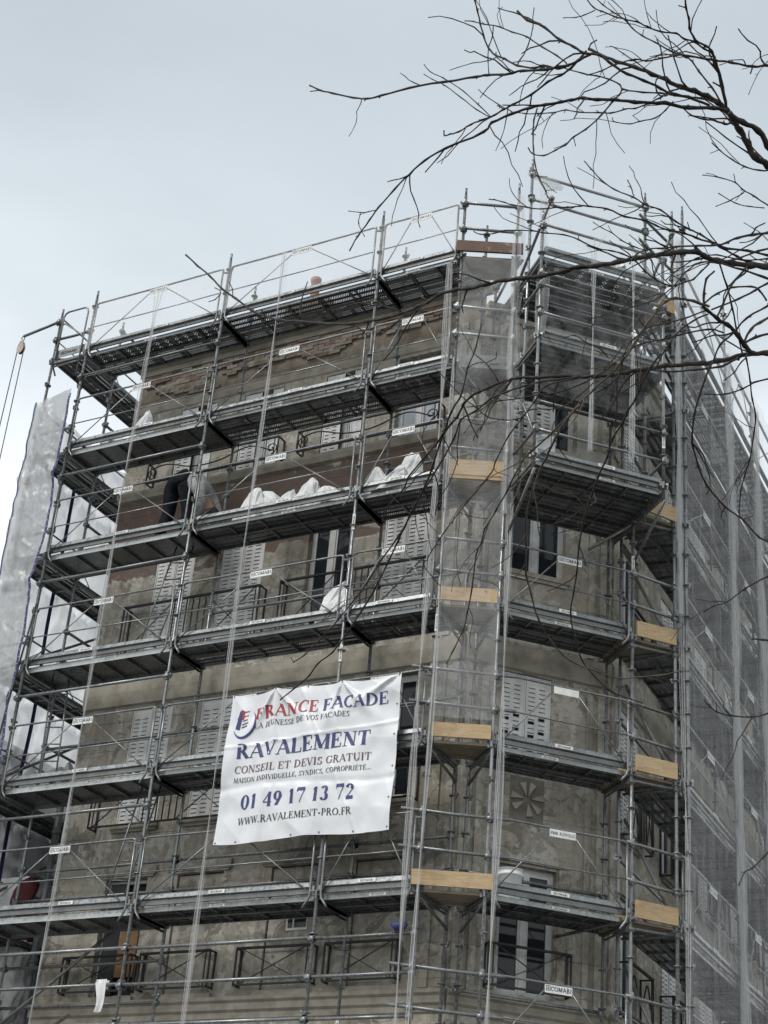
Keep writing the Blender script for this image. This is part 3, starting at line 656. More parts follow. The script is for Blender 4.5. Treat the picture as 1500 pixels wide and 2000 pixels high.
deck_cache = {}
def plank_mesh(L, w, kind, flange=.062):
    key = (round(L, 3), round(w, 3), kind)
    if key not in deck_cache:
        mb = MB(); mb.quad((0, 0, 0), (L, 0, 0), (L, w, 0), (0, w, 0), 1)
        mb.box(0, L, -.003, 0, -flange, .004, 2); mb.box(0, L, w, w+.003, -flange, .004)
        mb.box(0, L, .0005, .022, -flange, -flange+.003); mb.box(0, L, w-.022, w-.0005, -flange, -flange+.003)
        mb.box(0, .004, .003, w-.003, -flange, -.003); mb.box(L-.004, L, .003, w-.003, -flange, -.003)
        for i in range(1, int(L/.6)+1): mb.box(i*L/(int(L/.6)+1), i*L/(int(L/.6)+1)+.03, .004, w-.004, -.045, -.004)
        mb.box(0, L, w*.33, w*.33+.012, -.02, -.003); mb.box(0, L, w*.67, w*.67+.012, -.02, -.003)
        for e_ in (-.035, L): mb.box(e_, e_+.035, .05, .09, -.03, .0); mb.box(e_, e_+.035, w-.09, w-.05, -.03, .0)
        deck_cache[key] = mb.mesh('plank', [DARKST, PERF[kind], GALV2])
    return deck_cache[key]
def hatch_mesh(L, w):
    key = ('h', round(L, 3), w)
    if key not in deck_cache:
        mb = MB(); mb.box(0, L, .004, w-.004, -.018, 0); fl = .085
        for y in (-.004, w): mb.box(0, L, y, y+.004, -fl, .006, 1)
        mb.box(0, .005, .004, w-.004, -fl, -.019); mb.box(L-.005, L, .004, w-.004, -fl, -.019)
        for i in range(1, 6): mb.box(i*L/6, i*L/6+.03, .006, w-.006, -.055, -.0185)
        mb.box(L*.52, L*.52+.014, .1, w-.1, -.03, -.0188); mb.box(L*.52, L*.82, .1, .114, -.03, -.0189)
        mb.tube([(L-.14, -.0046, -.04), (L-.14, -.0062, -.04)], .016, 10, 2)
        deck_cache[key] = mb.mesh('plank', [DARKST, BRIGHT, VOID])
    return deck_cache[key]
toe_cache = {}
def toe_mesh(L):
    k = round(L, 3)
    if k not in toe_cache:
        mb = MB(); n = len(mb.v)
        prof = [(-.006, 0), (.012, .012), (.012, .072), (-.012, .080), (-.020, .088), (-.006, .145), (.004, .158), (.016, .152)]
        for x in (0, L): mb.v += [(x, y, z) for y, z in prof]
        k8 = len(prof)
        for i in range(k8-1): mb.face((n+i, n+k8+i, n+k8+1+i, n+i+1), 1 if i > 3 else 0)  # lower web coloured dark as shade, upper lip lighter as if skylit
        mb.box(0, L, .017, .019, 0, .15)
        mb.box(-.03, .02, -.03, -.003, .03, .1, 1); mb.box(L-.02, L+.03, -.03, -.003, .03, .1, 1)
        toe_cache[k] = mb.mesh('toe_board', [DARKST, GALV2])
    return toe_cache[k]
frame_cache = {}
def frame_mesh(L):
    k = round(L, 3)
    if k not in frame_cache:
        mb = MB(); y = -.055; a, b = .085, L-.085; r = .0165
        for x, s in ((a, 1), (b, -1)):
            mb.tube([(x+s*.10, y, -.17), (x+s*.06, y, -.115), (x+s*.018, y, -.06), (x, y, 0), (x, y, .4), (x, y, 1.0 if L > 2.2 else .985)], r, 7)
        if L > .0:
            mb.tube([(a, y, .955), (a+.012, y, .985), (a+.045, y, 1.0), (L/2, y, 1.0-.006), (b-.045, y, 1.0), (b-.012, y, .985), (b, y, .955)], r, 7)
        mb.tube([(a, y, .5), (L/2, y, .494), (b, y, .5)], .011, 6)
        for x, s in ((a, 1), (b, -1)): mb.tube([(x, y, .03), (L/2-s*PLATE_W*.48, y, .925)], .0095, 6)
        for x, s in ((a, -1), (b, 1)): mb.bar((x, y, .93), (x+s*.085, y+.05, .93), .03, .02); mb.bar((x, y, .06), (x+s*.085, y+.05, .06), .03, .02)
        frame_cache[k] = mb.mesh('guard_frame', GALV)
    return frame_cache[k]
def bay(parent, P, Q, z, w=.81, hatch=False, frame=True, toe=True, plate='COMABI', kinds=(0, 1), deck=True, stick=None, inner_gap=0):
    P = Vector(P[:2]); Q = Vector(Q[:2]); d = Q-P; L = d.length; rz = atan2(d.y, d.x); t = d.normalized(); inn = Vector((-t.y, t.x))
    def at(x, y, zz): v = P + t*x + inn*y; return (v.x, v.y, zz)
    if deck:
        dk = link('deck', None, parent, at(.05, .04, z+.012), rz)
        n = max(1, round((w-.03)/.39)); pw_ = (w-.09)/n
        if hatch: link('plank', hatch_mesh(L-.1, w-.09), dk)
        else:
            for i in range(n): link('plank', plank_mesh(L-.1, pw_-.015, kinds[i % len(kinds)]), dk, (0, i*pw_, 0))
        for x in (.0, L):
            fm = MB(); fm.bar((x, 0, z-.035), (x, w, z-.035), .045, .05); put('transom', fm, DARKST, parent, at(0, 0, 0), rz)
            fm = MB(); fm.tube([(x, .05, z-.11), (x, w-.05, z-.11)], .017, 6); put('transom_tube', fm, DARKST, parent, at(0, 0, 0), rz)
    if toe:
        tb = link('toe_board', toe_mesh(L-.12), parent, at(.06, -.012, z+.03), rz)
        st = stick if stick is not None else random.uniform(.42, .6)
        link('sticker', S_PLATE, tb, ((L-.12)*st, -.024, .118)); link('sticker_lettering', S_LET, tb, ((L-.12)*st, -.024, .118))
    if deck and toe and random.random() < .55:
        q = at(L*random.uniform(.4, .62), .033, z-.02); link('deck_sticker', S_PLATE, parent, q, rz).scale = (.95, 1, .75); link('sticker_lettering', S_LET, parent, q, rz).scale = (.95, 1, .75)
    if frame:
        fr = link('guard_frame', frame_mesh(L), parent, at(0, 0, z), rz)
        if plate:
            link('name_plate', P_PLATE, fr, (L/2, -.062, .938))
            if plate == 'COMABI': link('plate_lettering', P_LET, fr, (L/2, -.062, .938))
            elif plate == 'FMB': link('plate_lettering', F_LET, fr, (L/2, -.062, .938))
    return L
A = {0: (-3.584, 0), 1: (-2.84, 0), 2: (0, 0), 3: (2.965, 0), 4: (4.452, 0)}
W_ = .81
scA = thing('front_scaffold', 'galvanised scaffold with three bays and six decks across the front wall', 'scaffold')
for i in (1, 2, 3, 4):
    standard(scA, A[i][0], 0, GZ+.1, 11.2); standard(scA, A[i][0], W_, GZ+.1, 11.05)
kk = 0
for lv in range(6, 0, -1):
    z = LV[lv]
    bay(scA, A[1], A[2], z, hatch=(lv < 6), kinds=(0, 2)); bay(scA, A[2], A[3], z, kinds=((1, 2), (2, 1), (2, 2), (2, 1), (0, 2), (2, 0))[6-lv]); bay(scA, A[3], A[4], z, kinds=((2, 2), (0, 2), (1, 1), (0, 0), (0, 2), (2, 2))[6-lv])
    if lv > 1: tube_obj(scA, (A[1][0], -.03, z-.5), (A[2][0], -.03, z-.5))
for z in (-.53, -1.02, -1.55, -2.1):
    for i in (1, 2, 3): tube_obj(scA, (A[i][0], -.03, z-.012*i), (A[i+1][0], -.03, z-.012*i))
for z, a, b in ((-.5, 1, 2), (-1.08, 1, 2), (.5, 1, 4), (.95, 1, 4), (2.95, 1, 4), (4.9, 2, 4), (8.55, 1, 3), (6.9, 3, 4), (.12, 1, 4)):
    for i in range(a, b): tube_obj(scA, (A[i][0], W_+.02, z), (A[i+1][0], W_+.02, z), mat=DARKST if z < 0 else GALV)
tube_obj(scA, (-2.5, .3, -1.6), (-.9, .85, .0), mat=DARKST, name='brace', clamps=False); tube_obj(scA, (-3.3, .3, -2.6), (-1.5, .85, -1.2), mat=DARKST, name='brace', clamps=False)

# left return run, going back along the gable
scL = thing('left_return_scaffold', 'narrow scaffold return going back along the left gable behind the tarpaulin', 'scaffold')
for y in (0.0, .81, 2.8, 5.6):
    standard(scL, A[0][0], y, GZ+.1, 11.0 if y < 1 else 10.9)
    if y > 1: standard(scL, A[1][0]+.02, y, GZ+.1, 10.9)
for lv in range(6, 0, -1):
    z = LV[lv]
    for ya, yb in ((2.8, 0.0), (5.6, 2.8)):
        bay(scL, (A[0][0], ya), (A[0][0], yb), z, w=.74, frame=True, toe=True, plate='', kinds=(0, 2), hatch=False)
    tube_obj(scL, (A[1][0], .81, z+.5), (A[1][0], 5.6, z+.5), mat=DARKST); tube_obj(scL, (A[1][0], .81, z+1.0), (A[1][0], 2.8, z+1.0), mat=DARKST)
    tube_obj(scL, (A[0][0], -.03, z+.45), (A[1][0], -.03, z+.45))
    tube_obj(scL, (A[0][0]+.05, .1, z+.1), (A[0][0]+.05, 2.6, z+1.8), mat=DARKST, name='brace', clamps=False)
# round-topped end frame and toe board at the top deck
mb = MB(); xa, xb = A[0][0]+.10, A[1][0]-.10; yy = -.05
mb.tube([(xa, yy, 10.0), (xa, yy, 10.9), (xa+.03, yy, 10.97), (xa+.09, yy, 11.0), (xb-.09, yy, 11.0), (xb-.03, yy, 10.97), (xb, yy, 10.9), (xb, yy, 9.55)], .017, 8)
mb.tube([(xa, yy, 10.75), (xa+.06, yy, 10.75), (xb-.06, yy, 10.42), (xb, yy, 10.34)], .015, 7); put('end_frame', mb, GALV, scL)
mb = MB(); mb.box(A[0][0]+.04, A[1][0]-.04, -.03, -.02, 10.04, 10.2); tb = put('toe_board', mb, GALV2, scL); link('toe_board_lettering', P_LET, tb, ((A[0][0]+A[1][0])/2-.02, -.031, 10.12))
mb = MB(); mb.tube([(-3.6, -.05, 10.83), (-4.36, -.05, 10.72)], .026, 9); mb.tube([(-3.64, -.05, 10.79), (-3.55, -.05, 10.86)], .045, 7); put('outrigger_tube', mb, DARKST, scL)

# ------------------------------------------------------------------ corner run on the chamfer
scC = thing('corner_scaffold', 'scaffold bays wrapping the chamfered corner with a wider upper platform', 'scaffold')
def cp(s, off, z): v = C0 + TC*s + NC*off; return (v.x, v.y, z)     # off > 0 = towards the street
LC = (C1-C0).length
for s, off, z0, z1 in ((0, 0, GZ+.1, 11.35), (LC, 0, GZ+.1, 5.95), (0, -W_, GZ+.1, 10.4), (LC, -W_, GZ+.1, 10.4), (.05, .9, 5.8, 10.15), (2.06, .9, 5.75, 10.1), (.07, .35, 5.6, 11.6), (2.04, .35, 5.6, 11.6)):
    x, y, _ = cp(s, off, 0); standard(scC, x, y, z0, z1)
for z, pl in ((-2.0, 'COMABI'), (0.0, 'FMB'), (2.0, 'BLANK'), (4.0, 'COMABI')):
    bay(scC, cp(0, 0, 0), cp(LC, 0, 0), z, plate=pl, kinds=((0, 2), (2, 2), (0, 1), (0, 2))[int(z/2)+1], deck=z > -1, toe=z > -1, stick=.5)
    tube_obj(scC, cp(0, -W_-.02, z+.5), cp(LC, -W_-.02, z+.5)); tube_obj(scC, cp(0, -W_-.02, z+(.95 if z < 0 else .12)), cp(LC, -W_-.02, z+(.95 if z < 0 else .12)))
for z in (5.92, 7.97, 9.46):
    bay(scC, cp(.05, .9, 0), cp(2.06, .9, 0), z, w=1.62, frame=False, kinds=(0, 2, 2, 0), stick=.55)
for z in (6.4, 6.87, 8.4, 8.9, 9.12, 10.02): tube_obj(scC, cp(.05, .93, z), cp(2.06, .93, z), r=.0225)
for z in (8.85, 9.25): tube_obj(scC, cp(.07, .3, z), cp(2.04, .3, z), r=.0225)
for z in (11.43, 10.93): tube_obj(scC, cp(.07, .37, z), cp(2.04, .37, z), r=.024)
for s in (.05, 2.06):
    tube_obj(scC, cp(s, .95, 5.75), cp(s, -.05, 5.05 if s < 1 else 5.2), r=.022, mat=DARKST, name='bracket', clamps=False)
    tube_obj(scC, cp(s, .95, 8.9), cp(s, -.4, 8.9), mat=DARKST); tube_obj(scC, cp(s, .95, 6.4), cp(s, -.4, 6.4), mat=DARKST)
    tube_obj(scC, cp(s, 1.2, 10.3), cp(s, -.55, 9.2), mat=DARKST, name='brace')
tube_obj(scC, cp(1.34, -.02, 5.24), cp(2.0, .02, 5.8), mat=DARKST, name='brace', clamps=False); tube_obj(scC, cp(.2, .9, 6.0), cp(.0, 0, 7.9), mat=DARKST, name='brace', clamps=False)
tube_obj(scC, cp(2.06, .1, .0), cp(1.4, -1.0, -.12), mat=DARKST, name='brace', clamps=False)
# handrails across the two wedge-shaped corner gaps
for z in (-2, 0, 2, 4, 6, 8, 10):
    for dz in (.5, 1.0):
        e_ = .28 if z <= 2 else .06
        tube_obj(scC, (A[4][0], -.04, z+dz+.02), cp(0, .04, z+dz-.02), mat=BRIGHT if z == 8 else GALV, ext=e_)
        if z < 6: tube_obj(scC, cp(LC, .04, z+dz), (B0.x, B0.y, z+dz-.03), ext=.1)
    if z in (0, 2, 4, 6): tube_obj(scC, cp(LC, .0, z-.12), (B0.x, B0.y, z-.1), mat=DARKST)
    if z >= 0:
        q0 = cp(0, 0, z-.04); q1 = cp(0, -W_, z-.04)
        for a_, b_ in (((A[4][0], 0, z-.05), (A[4][0]+.02, W_, z-.05)), (q0, q1)):
            mb = MB(); mb.bar(a_, b_, .045, .05); put('transom', mb, DARKST, scC)
        for a_, b_ in (((A[4][0], .04, z-.1), (A[4][0]+.05, W_-.05, z-.32)), (Vector(q0)+Vector((0, 0, -.06)), Vector(q1)+Vector((0, 0, -.28)))):
            mb = MB(); mb.tube([a_, b_], .02, 6); put('bracket', mb, DARKST, scC)
# steel infill deck in the left wedge, one level below the top
for z in (8.0,):
    mb = MB(); a0 = Vector((A[4][0]+.03, .02, z)); a1 = Vector(cp(0, 0, z)); a2 = Vector(cp(0, -W_, z)); a3 = Vector((A[4][0]+.03, W_, z))
    mb.quad(a0, a1, a2, a3); mb.bar(a0+Vector((0, 0, -.03)), a1+Vector((0, 0, -.03)), .005, .07); mb.bar(a0+Vector((0, -.02, .09)), a1+Vector((0, -.02, .09)), .005, .14); put('infill_deck', mb, DARKST, scC)

# ------------------------------------------------------------------ side run
scB = thing('side_scaffold', 'netted scaffold run receding along the right-hand side wall', 'scaffold')
BL = [0, 3.2, 5.05, 8.05, 11.05]
def bp(s, off, z): v = B0 + TB*s + NB*off; return (v.x, v.y, z)
for i, s in enumerate(BL):
    x, y, _ = bp(s, 0, 0); standard(scB, x, y, GZ+.1, (11.75, 12.1, 11.1, 11.1, 11.1)[i])
    x, y, _ = bp(s, -W_, 0); standard(scB, x, y, GZ+.1, 10.8)
x, y, _ = bp(.05, .16, 0); standard(scB, x, y, GZ+.1, 11.85)
for lv in range(6, -1, -1):
    z = LV.get(lv, -2.0)
    for i in range(4):
        bay(scB, bp(BL[i], 0, 0), bp(BL[i+1], 0, 0), z, kinds=((0, 0), (2, 1), (0, 1), (0, 2))[(i+lv) % 4], deck=lv > 0, toe=lv > 0)
    tube_obj(scB, bp(0, -W_-.02, z+.5), bp(BL[1], -W_-.02, z+.5)); tube_obj(scB, bp(0, -W_-.02, z+1.0), bp(BL[1], -W_-.02, z+1.0))
    tube_obj(scB, bp(.1, -.05, z+.1), bp(.2, -W_+.02, z+1.6), mat=DARKST, name='brace', clamps=False)
for z in (10.5, 11.0):
    tube_obj(scB, bp(0, .05, z+.1), cp(2.04, .35, z+.2), ext=.15)
    for i in range(3): tube_obj(scB, bp(BL[i], .05, z+.03), bp(BL[i+1], .05, z+.03))

# ------------------------------------------------------------------ timber at the corner gaps
LVN = {1: 'lowest deck', 2: 'second deck up', 3: 'third deck up', 4: 'fourth deck up', 5: 'fifth deck up', 6: 'top deck'}
def fascia(P, Q, z, h, mat, label, ext=.06, th=.035):
    P = Vector(P[:2]); Q = Vector(Q[:2]); d = Q-P; L = d.length; t = d.normalized()
    mb = MB(); mb.box(-ext, L+ext, -.055-th, -.055, 0, h); mb.v = [(x+random.uniform(-.004, .004), y, zz+random.uniform(-.004, .004)) for x, y, zz in mb.v]
    o = put('timber_board', mb, mat, None, (P.x, P.y, z), atan2(d.y, d.x)); tag(o, label, 'board', 'boards closing the corner gaps'); return o
def floorboards(P, Q, Pi, Qi, z, label, n=4):
    """loose planks lying over a wedge gap, from the street edge to the wall edge"""
    t = thing('plank_floor', label, 'planks', (0, 0, 0), 0, 'plank floors over the corner gaps')
    P, Q, Pi, Qi = (Vector(v[:2]) for v in (P, Q, Pi, Qi))
    for i in range(n):
        u0, u1 = i/n, (i+.96)/n; a = P.lerp(Pi, u0); b = Q.lerp(Qi, u0); c = Q.lerp(Qi, u1); d = P.lerp(Pi, u1)
        ex = (b-a).normalized()*.12; a -= ex; d -= ex; b += ex; c += ex
        mb = MB(); m = len(mb.v); zz = z+random.uniform(-.004, .004)
        mb.v += [(v.x, v.y, zz-.035) for v in (a, b, c, d)] + [(v.x, v.y, zz) for v in (a, b, c, d)]
        for f in ((0,3,2,1),(4,5,6,7),(0,1,5,4),(1,2,6,5),(2,3,7,6),(3,0,4,7)): mb.face(tuple(m+k for k in f))
        put('plank', mb, PLANKW, t)
    return t
for lv in (1, 2, 3, 4, 6):
    z = LV[lv]
    fascia(A[4], cp(0, 0, 0), z+(.03 if lv < 6 else .04), .2 if lv != 4 else .25, PLY if lv == 6 else TIMBER, ('brown plywood' if lv == 6 else 'tan timber') + ' board closing the left corner gap at the ' + LVN[lv], ext=.10 if lv in (1, 6) else -.03)
    floorboards(A[4], cp(0, 0, 0), (A[4][0]+.02, W_*.74), cp(0, -W_*.74, 0), z, 'grey wooden planks flooring the left corner gap at the ' + LVN[lv])
fascia((A[4][0]+.02, -.02), cp(0, .02, 0), 5.955, .045, TIMBER, 'narrow pale batten under the timber board at the left corner gap, fourth deck', ext=-.03)
for lv in (1, 2, 3, 4, 6):
    z = LV[lv] if lv < 6 else 9.75
    fascia(cp(LC, 0, 0) if lv < 4 else cp(2.06, .1, 0), B0, z+.01, .23, TIMBER, 'tan timber board closing the right corner gap at the ' + LVN[lv], ext=-.03)
    floorboards(cp(LC, 0, 0) if lv < 4 else cp(2.06, .1, 0), B0, cp(LC, -W_, 0), bp(0, -W_, 0), z, 'grey wooden planks flooring the right corner gap at the ' + LVN[lv], 3)
fascia(cp(LC, -.55, 0), bp(.0, -.6, 0), .03, .2, TIMBER, 'short timber board set back behind the right corner post at the lowest deck', ext=-.02)
fascia(cp(LC, -.5, 0), bp(.0, -.55, 0), 2.03, .2, TIMBER, 'short timber board set back behind the right corner post at the second deck', ext=-.02)

def post_sticker(parent, x, y, z, rz, r=.027):
    for d_ in (S_PLATE, S_LET):
        o = link('post_sticker' if d_ is S_PLATE else 'sticker_lettering', d_, parent, (x+r*sin(rz), y-r*cos(rz), z)); o.rotation_euler = (0, -pi/2, rz); o.scale = (1.0, 1, .85)
for x, y, z in ((A[3][0], 0, 5.55), (A[3][0], 0, 3.45), (A[4][0], 0, 3.7), (A[2][0], 0, -3.0), (A[3][0], W_, -1.55)): post_sticker(scA, x, y, z, .4)
for q in (cp(2.06, .9, 6.75), cp(LC, 0, 5.15)): post_sticker(scC, q[0], q[1], q[2], ANG_C-.3)
# ------------------------------------------------------------------ banner
BW_, BH_ = 2.72, 2.20
def bdisp(x, z):
    """outward bulge of the cloth at x (0..W from the left), z (0..H from the bottom)"""
    u, v = x/BW_, z/BH_
    d = .045*noise.noise(Vector((x*1.3, z*1.1, 2.0))) + .02*(1-2*abs(noise.noise(Vector((x*2.1+z*.8, z*1.5, 5.0))))) + .014*noise.noise(Vector((x*4.5, z*3.5, 7.0)))
    d += .036*math.exp(-((u-.27-.03*(v-.5))/.026)**2)*(.5+.5*v)                  # vertical fold
    for tx, ang, l in ((.0, -.9, .9), (.28, -.6, .7), (.28, .75, .6), (.66, .8, .9), (.66, -.3, .6), (.99, -1.1, 1.0)):
        px, pz = x-tx*BW_, BH_-z; rr = hypot(px, pz); a = atan2(px, pz+1e-6)
        d += .06*math.exp(-((a-ang)/.13)**2)*math.exp(-rr/l)*min(1, rr/.12)
    d -= .02*math.exp(-((z-.35*BH_-.05*sin(x*2))/.05)**2) * .6
    d += .010*math.exp(-((z-.66*BH_-.12*(u-.5))/.025)**2) + .008*math.exp(-((u-.62-.4*(.5-v))/.012)**2)
    return d
def bsag(x, z):
    u = x/BW_; ties = (0, .28, .46, .66, 1.0); s = 0
    for a, b in zip(ties, ties[1:]):
        if a <= u <= b: s = 4*(u-a)*(b-u)/(b-a)**2*.05*(b-a)/.28
    return -s*(z/BH_)**3 - .02*sin(u*9)*(1-z/BH_)**4
def bpt(x, z, lift=0): return (x, -bdisp(x, z)-lift, z+bsag(x, z))
ban = thing('banner', 'white vinyl banner advertising facade renovation, tied to the scaffold rails', 'banner', (1.33, -.15, .76))
mb = MB(); mb.grid(240, 130, lambda u, v: bpt(u*BW_, v*BH_)); mb.grid(240, 130, lambda u, v: (lambda p: (p[0], p[1]+.003, p[2]))(bpt(u*BW_, v*BH_)))
sh_ = put('cloth', mb, BANNERM, ban)
def bline(txt, u0, u1, vb, cap, mat, bold=1.0):
    """one line of print, each word a part"""
    whole, w = text_polys(txt, cap*BH_, True, bold); sc = (u1-u0)*BW_/w; x0 = 0.0
    for wd in txt.split(' '):
        polys, ww = text_polys(wd, cap*BH_, True, bold); m2 = MB()
        for k, p in enumerate(polys):
            q = [(u0*BW_+(x0+px)*sc, (1-vb)*BH_+pz) for px, pz in p]; n = len(m2.v)
            m2.v += [bpt(x, z, .0055+.00004*(k % 9)) for x, z in q]; m2.face(tuple(range(n, n+len(q))))
        put('lettering', m2, mat, ban); x0 += ww + (.36+.12)*cap*BH_
bline('FRANCE', .165, .54, .185, .082, REDI, 1.25); bline('FACADE', .565, .94, .185, .082, NAVY, 1.25)
bline('LA JEUNESSE DE VOS FACADES', .165, .725, .245, .036, INK)
bline('RAVALEMENT', .075, .855, .445, .098, NAVY, 1.3)
bline('CONSEIL ET DEVIS GRATUIT', .075, .865, .545, .050, MAROON)
bline('MAISON INDIVIDUELLE, SYNDICS, COPROPRI\u00c9T\u00c9...', .075, .87, .607, .032, INK)
bline('01 49 17 13 72', .135, .795, .785, .092, NAVY, 1.35)
bline('WWW.RAVALEMENT-PRO.FR', .13, .785, .882, .044, INK)
def bshape(polys, mat, name='logo'):
    m2 = MB()
    for p in polys:
        n = len(m2.v); m2.v += [bpt(u*BW_, (1-v)*BH_, .006) for u, v in p]; m2.face(tuple(range(n, n+len(p))))
    return put(name, m2, mat, ban)
def arcband(cu, cv, r0, r1, a0, a1, n=14, sq=.62):
    out_ = []
    for i in range(n):
        a, b = a0+(a1-a0)*i/n, a0+(a1-a0)*(i+1)/n
        def pt(r, q): return (cu+r*cos(q)*sq*BH_/BW_*1.3, cv+r*sin(q))
        w0 = sin(pi*i/n)**.7; w1 = sin(pi*(i+1)/n)**.7
        out_.append([pt(r0, a), pt(r0, b), pt(r0+(r1-r0)*w1, b), pt(r0+(r1-r0)*w0, a)])
    return out_
bshape(arcband(.095, .19, .105, .125, radians(-40), radians(150)) + [[(.045, .235), (.063, .115), (.083, .10), (.072, .245)], [(.05, .16), (.085, .13), (.087, .15), (.055, .19)]], NAVY)
bshape([[(.068, .105), (.10, .115), (.092, .175), (.075, .17)], [(.095, .118), (.125, .112), (.125, .119), (.095, .126)], [(.093, .15), (.122, .142), (.122, .15), (.093, .158)], [(.088, .18), (.118, .172), (.118, .18), (.088, .188)]], REDI)
bshape([[(.085, .205), (.125, .195), (.125, .203), (.085, .213)], [(.085, .225), (.12, .217), (.12, .225), (.085, .234)]], NAVY)
for i, u in enumerate((.0, .28, .46, .66, 1.0)):
    p = bpt(min(max(u, .012), .988)*BW_, BH_-.03, .004); m2 = MB(); m2.tube([(p[0], p[1], p[2]), (p[0]+.01, p[1]-.006, p[2]+.04), (p[0], .09, p[2]+.07+.02*(i % 2))], .006, 5); put('tie', m2, INK, ban)
for u, v in ((.13, .985), (.45, .985), (.61, .985), (.8, .985), (.985, .2), (.985, .4), (.985, .6), (.985, .8), (.988, .98), (.01, .99)):
    p = bpt(u*BW_, (1-v)*BH_, .005); m2 = MB(); m2.lathe([(.013, 0), (.013, .001)], 10); m2.v = [(p[0]+x, p[1]-z, p[2]+y) for x, y, z in m2.v]; put('eyelet', m2, ZINC, ban)

# ------------------------------------------------------------------ rubble sacks
def sack(x, y, z, h, w, tilt, seed, label, slump=0.0):
    """woven sack as stiff crumpled cloth: a few hard planes meeting in creases, pulled to one or two gathered tips"""
    rnd = random.Random(seed*7+3); P = []; h *= .84; w *= 1.14
    tipx = tilt*h*.8
    for k in range(20):
        a = rnd.uniform(0, 2*pi); u = rnd.random()**1.3; r = w*(1.05-.78*u**(1.1-.4*slump))*rnd.uniform(.72, 1.12)
        P.append((r*cos(a)+tipx*u**1.3, r*sin(a)*.75, h*u*(1-.35*slump*rnd.random())*.9))
    for k in range(9): a = 2*pi*k/9+rnd.uniform(-.2, .2); P.append((w*rnd.uniform(.85, 1.1)*cos(a), w*.8*sin(a), 0))
    P += [(tipx+rnd.uniform(-.03, .03), rnd.uniform(-.03, .03), h), (tipx+rnd.uniform(-.12, .12)*w/.25, rnd.uniform(-.04, .04), h*rnd.uniform(.82, .97))]
    bm = bmesh.new()
    for p in P: bm.verts.new(p)
    r_ = bmesh.ops.convex_hull(bm, input=bm.verts); bmesh.ops.delete(bm, geom=[v for v in bm.verts if not v.link_faces], context='VERTS')
    bmesh.ops.subdivide_edges(bm, edges=bm.edges, cuts=3, use_grid_fill=True, smooth=.25)
    bm.normal_update(); o3 = Vector((seed*1.7, seed*.9, seed*3.1)); mv = []
    for v in bm.verts:
        q = v.co + o3; u = max(0, v.co.z/h); ax = math.atan2(v.co.y, v.co.x-tipx*u)
        d = .10*w*(1-2*abs(noise.noise(q*6))) + .09*w*(1-2*abs(noise.noise(Vector((ax*2.2, u*1.2, seed))))) * (.3+u) + .05*w*noise.noise(q*15) - .10*w*u
        mv.append((v, v.normal*d))
    for v, d in mv: v.co += d; v.co.z = max(v.co.z, -.02)
    me = bpy.data.meshes.new('rubble_sack'); bm.to_mesh(me); bm.free(); me.materials.append(BAGM)
    o = link('rubble_sack', me, None, (x, y, z), rnd.uniform(-.3, .3)); tag(o, label, 'sack', 'white rubble sacks on the decks'); return o
D4 = 6.02
sack(.84, .36, D4+.02, .86, .24, .12, 1, 'upright white sack with tied neck nearest the bending worker on the fourth deck')
sack(1.38, .40, D4+.12, .74, .25, -.95, 2, 'slumped white sack lying over against the first upright one on the fourth deck', .2)
sack(1.42, .30, D4+.06, .52, .20, .6, 3, 'small slumped white sack between the upright ones on the fourth deck', .4)
sack(1.84, .36, D4+.04, .78, .26, .22, 4, 'pointed white sack standing in the middle of the fourth deck')
sack(2.36, .34, D4+.05, .52, .27, -.5, 5, 'low crumpled white sack left of the scaffold post on the fourth deck', .5)
sack(2.68, .28, D4+.02, .40, .17, .4, 6, 'small white sack tucked against the scaffold post on the fourth deck', .4)
sack(3.12, .36, D4+.04, .74, .24, -.15, 7, 'white sack directly right of the scaffold post on the fourth deck')
sack(3.52, .42, D4+.06, .86, .28, .16, 8, 'large white sack at the right end of the row on the fourth deck')
sack(3.36, .22, D4+.04, .50, .24, .8, 9, 'low white sack in front of the two right-hand sacks on the fourth deck', .4)
sack(2.58, .34, 4.03, .92, .28, .22, 10, 'big white sack standing alone beside the post on the third deck')
sack(-1.62, .4, 8.02, .84, .21, .12, 11, 'white sack with tied top at the left end of the fifth deck')
sack(-1.98, .3, 8.04, .46, .24, -.9, 12, 'collapsed white sack lying by the tied one at the left end of the fifth deck', .5)

# ------------------------------------------------------------------ buckets
def bucket(p, r, h, label, plaster_=True):
    t = thing('bucket', label, 'bucket', p); m = MB(); m.lathe([(r*.84, 0), (r*.86, .01), (r*.98, h*.82), (r*1.06, h*.83), (r*1.06, h*.87), (r*1.0, h*.88), (r*1.03, h*.985), (r*1.07, h*.985), (r*1.07, h), (r*.96, h), (r*.9, h*.4), (r*.02, h*.38)], 24); put('body', m, WHITEP, t)
    m = MB(); m.tube([(r*1.08*cos(a), r*1.08*sin(a), h*.86-r*.5*sin((a-.5)/2.1*pi)) for a in [.5+2.1*i/12 for i in range(13)]], .004, 5); put('handle', m, ZINC, t); return t
bucket(cp(.56, -.56, .03), .165, .50, 'white plastic bucket standing at the left end of the lowest corner deck')
bucket(cp(.27, .74, 5.95), .165, .45, 'white plastic bucket standing at the left end of the wide upper corner platform')

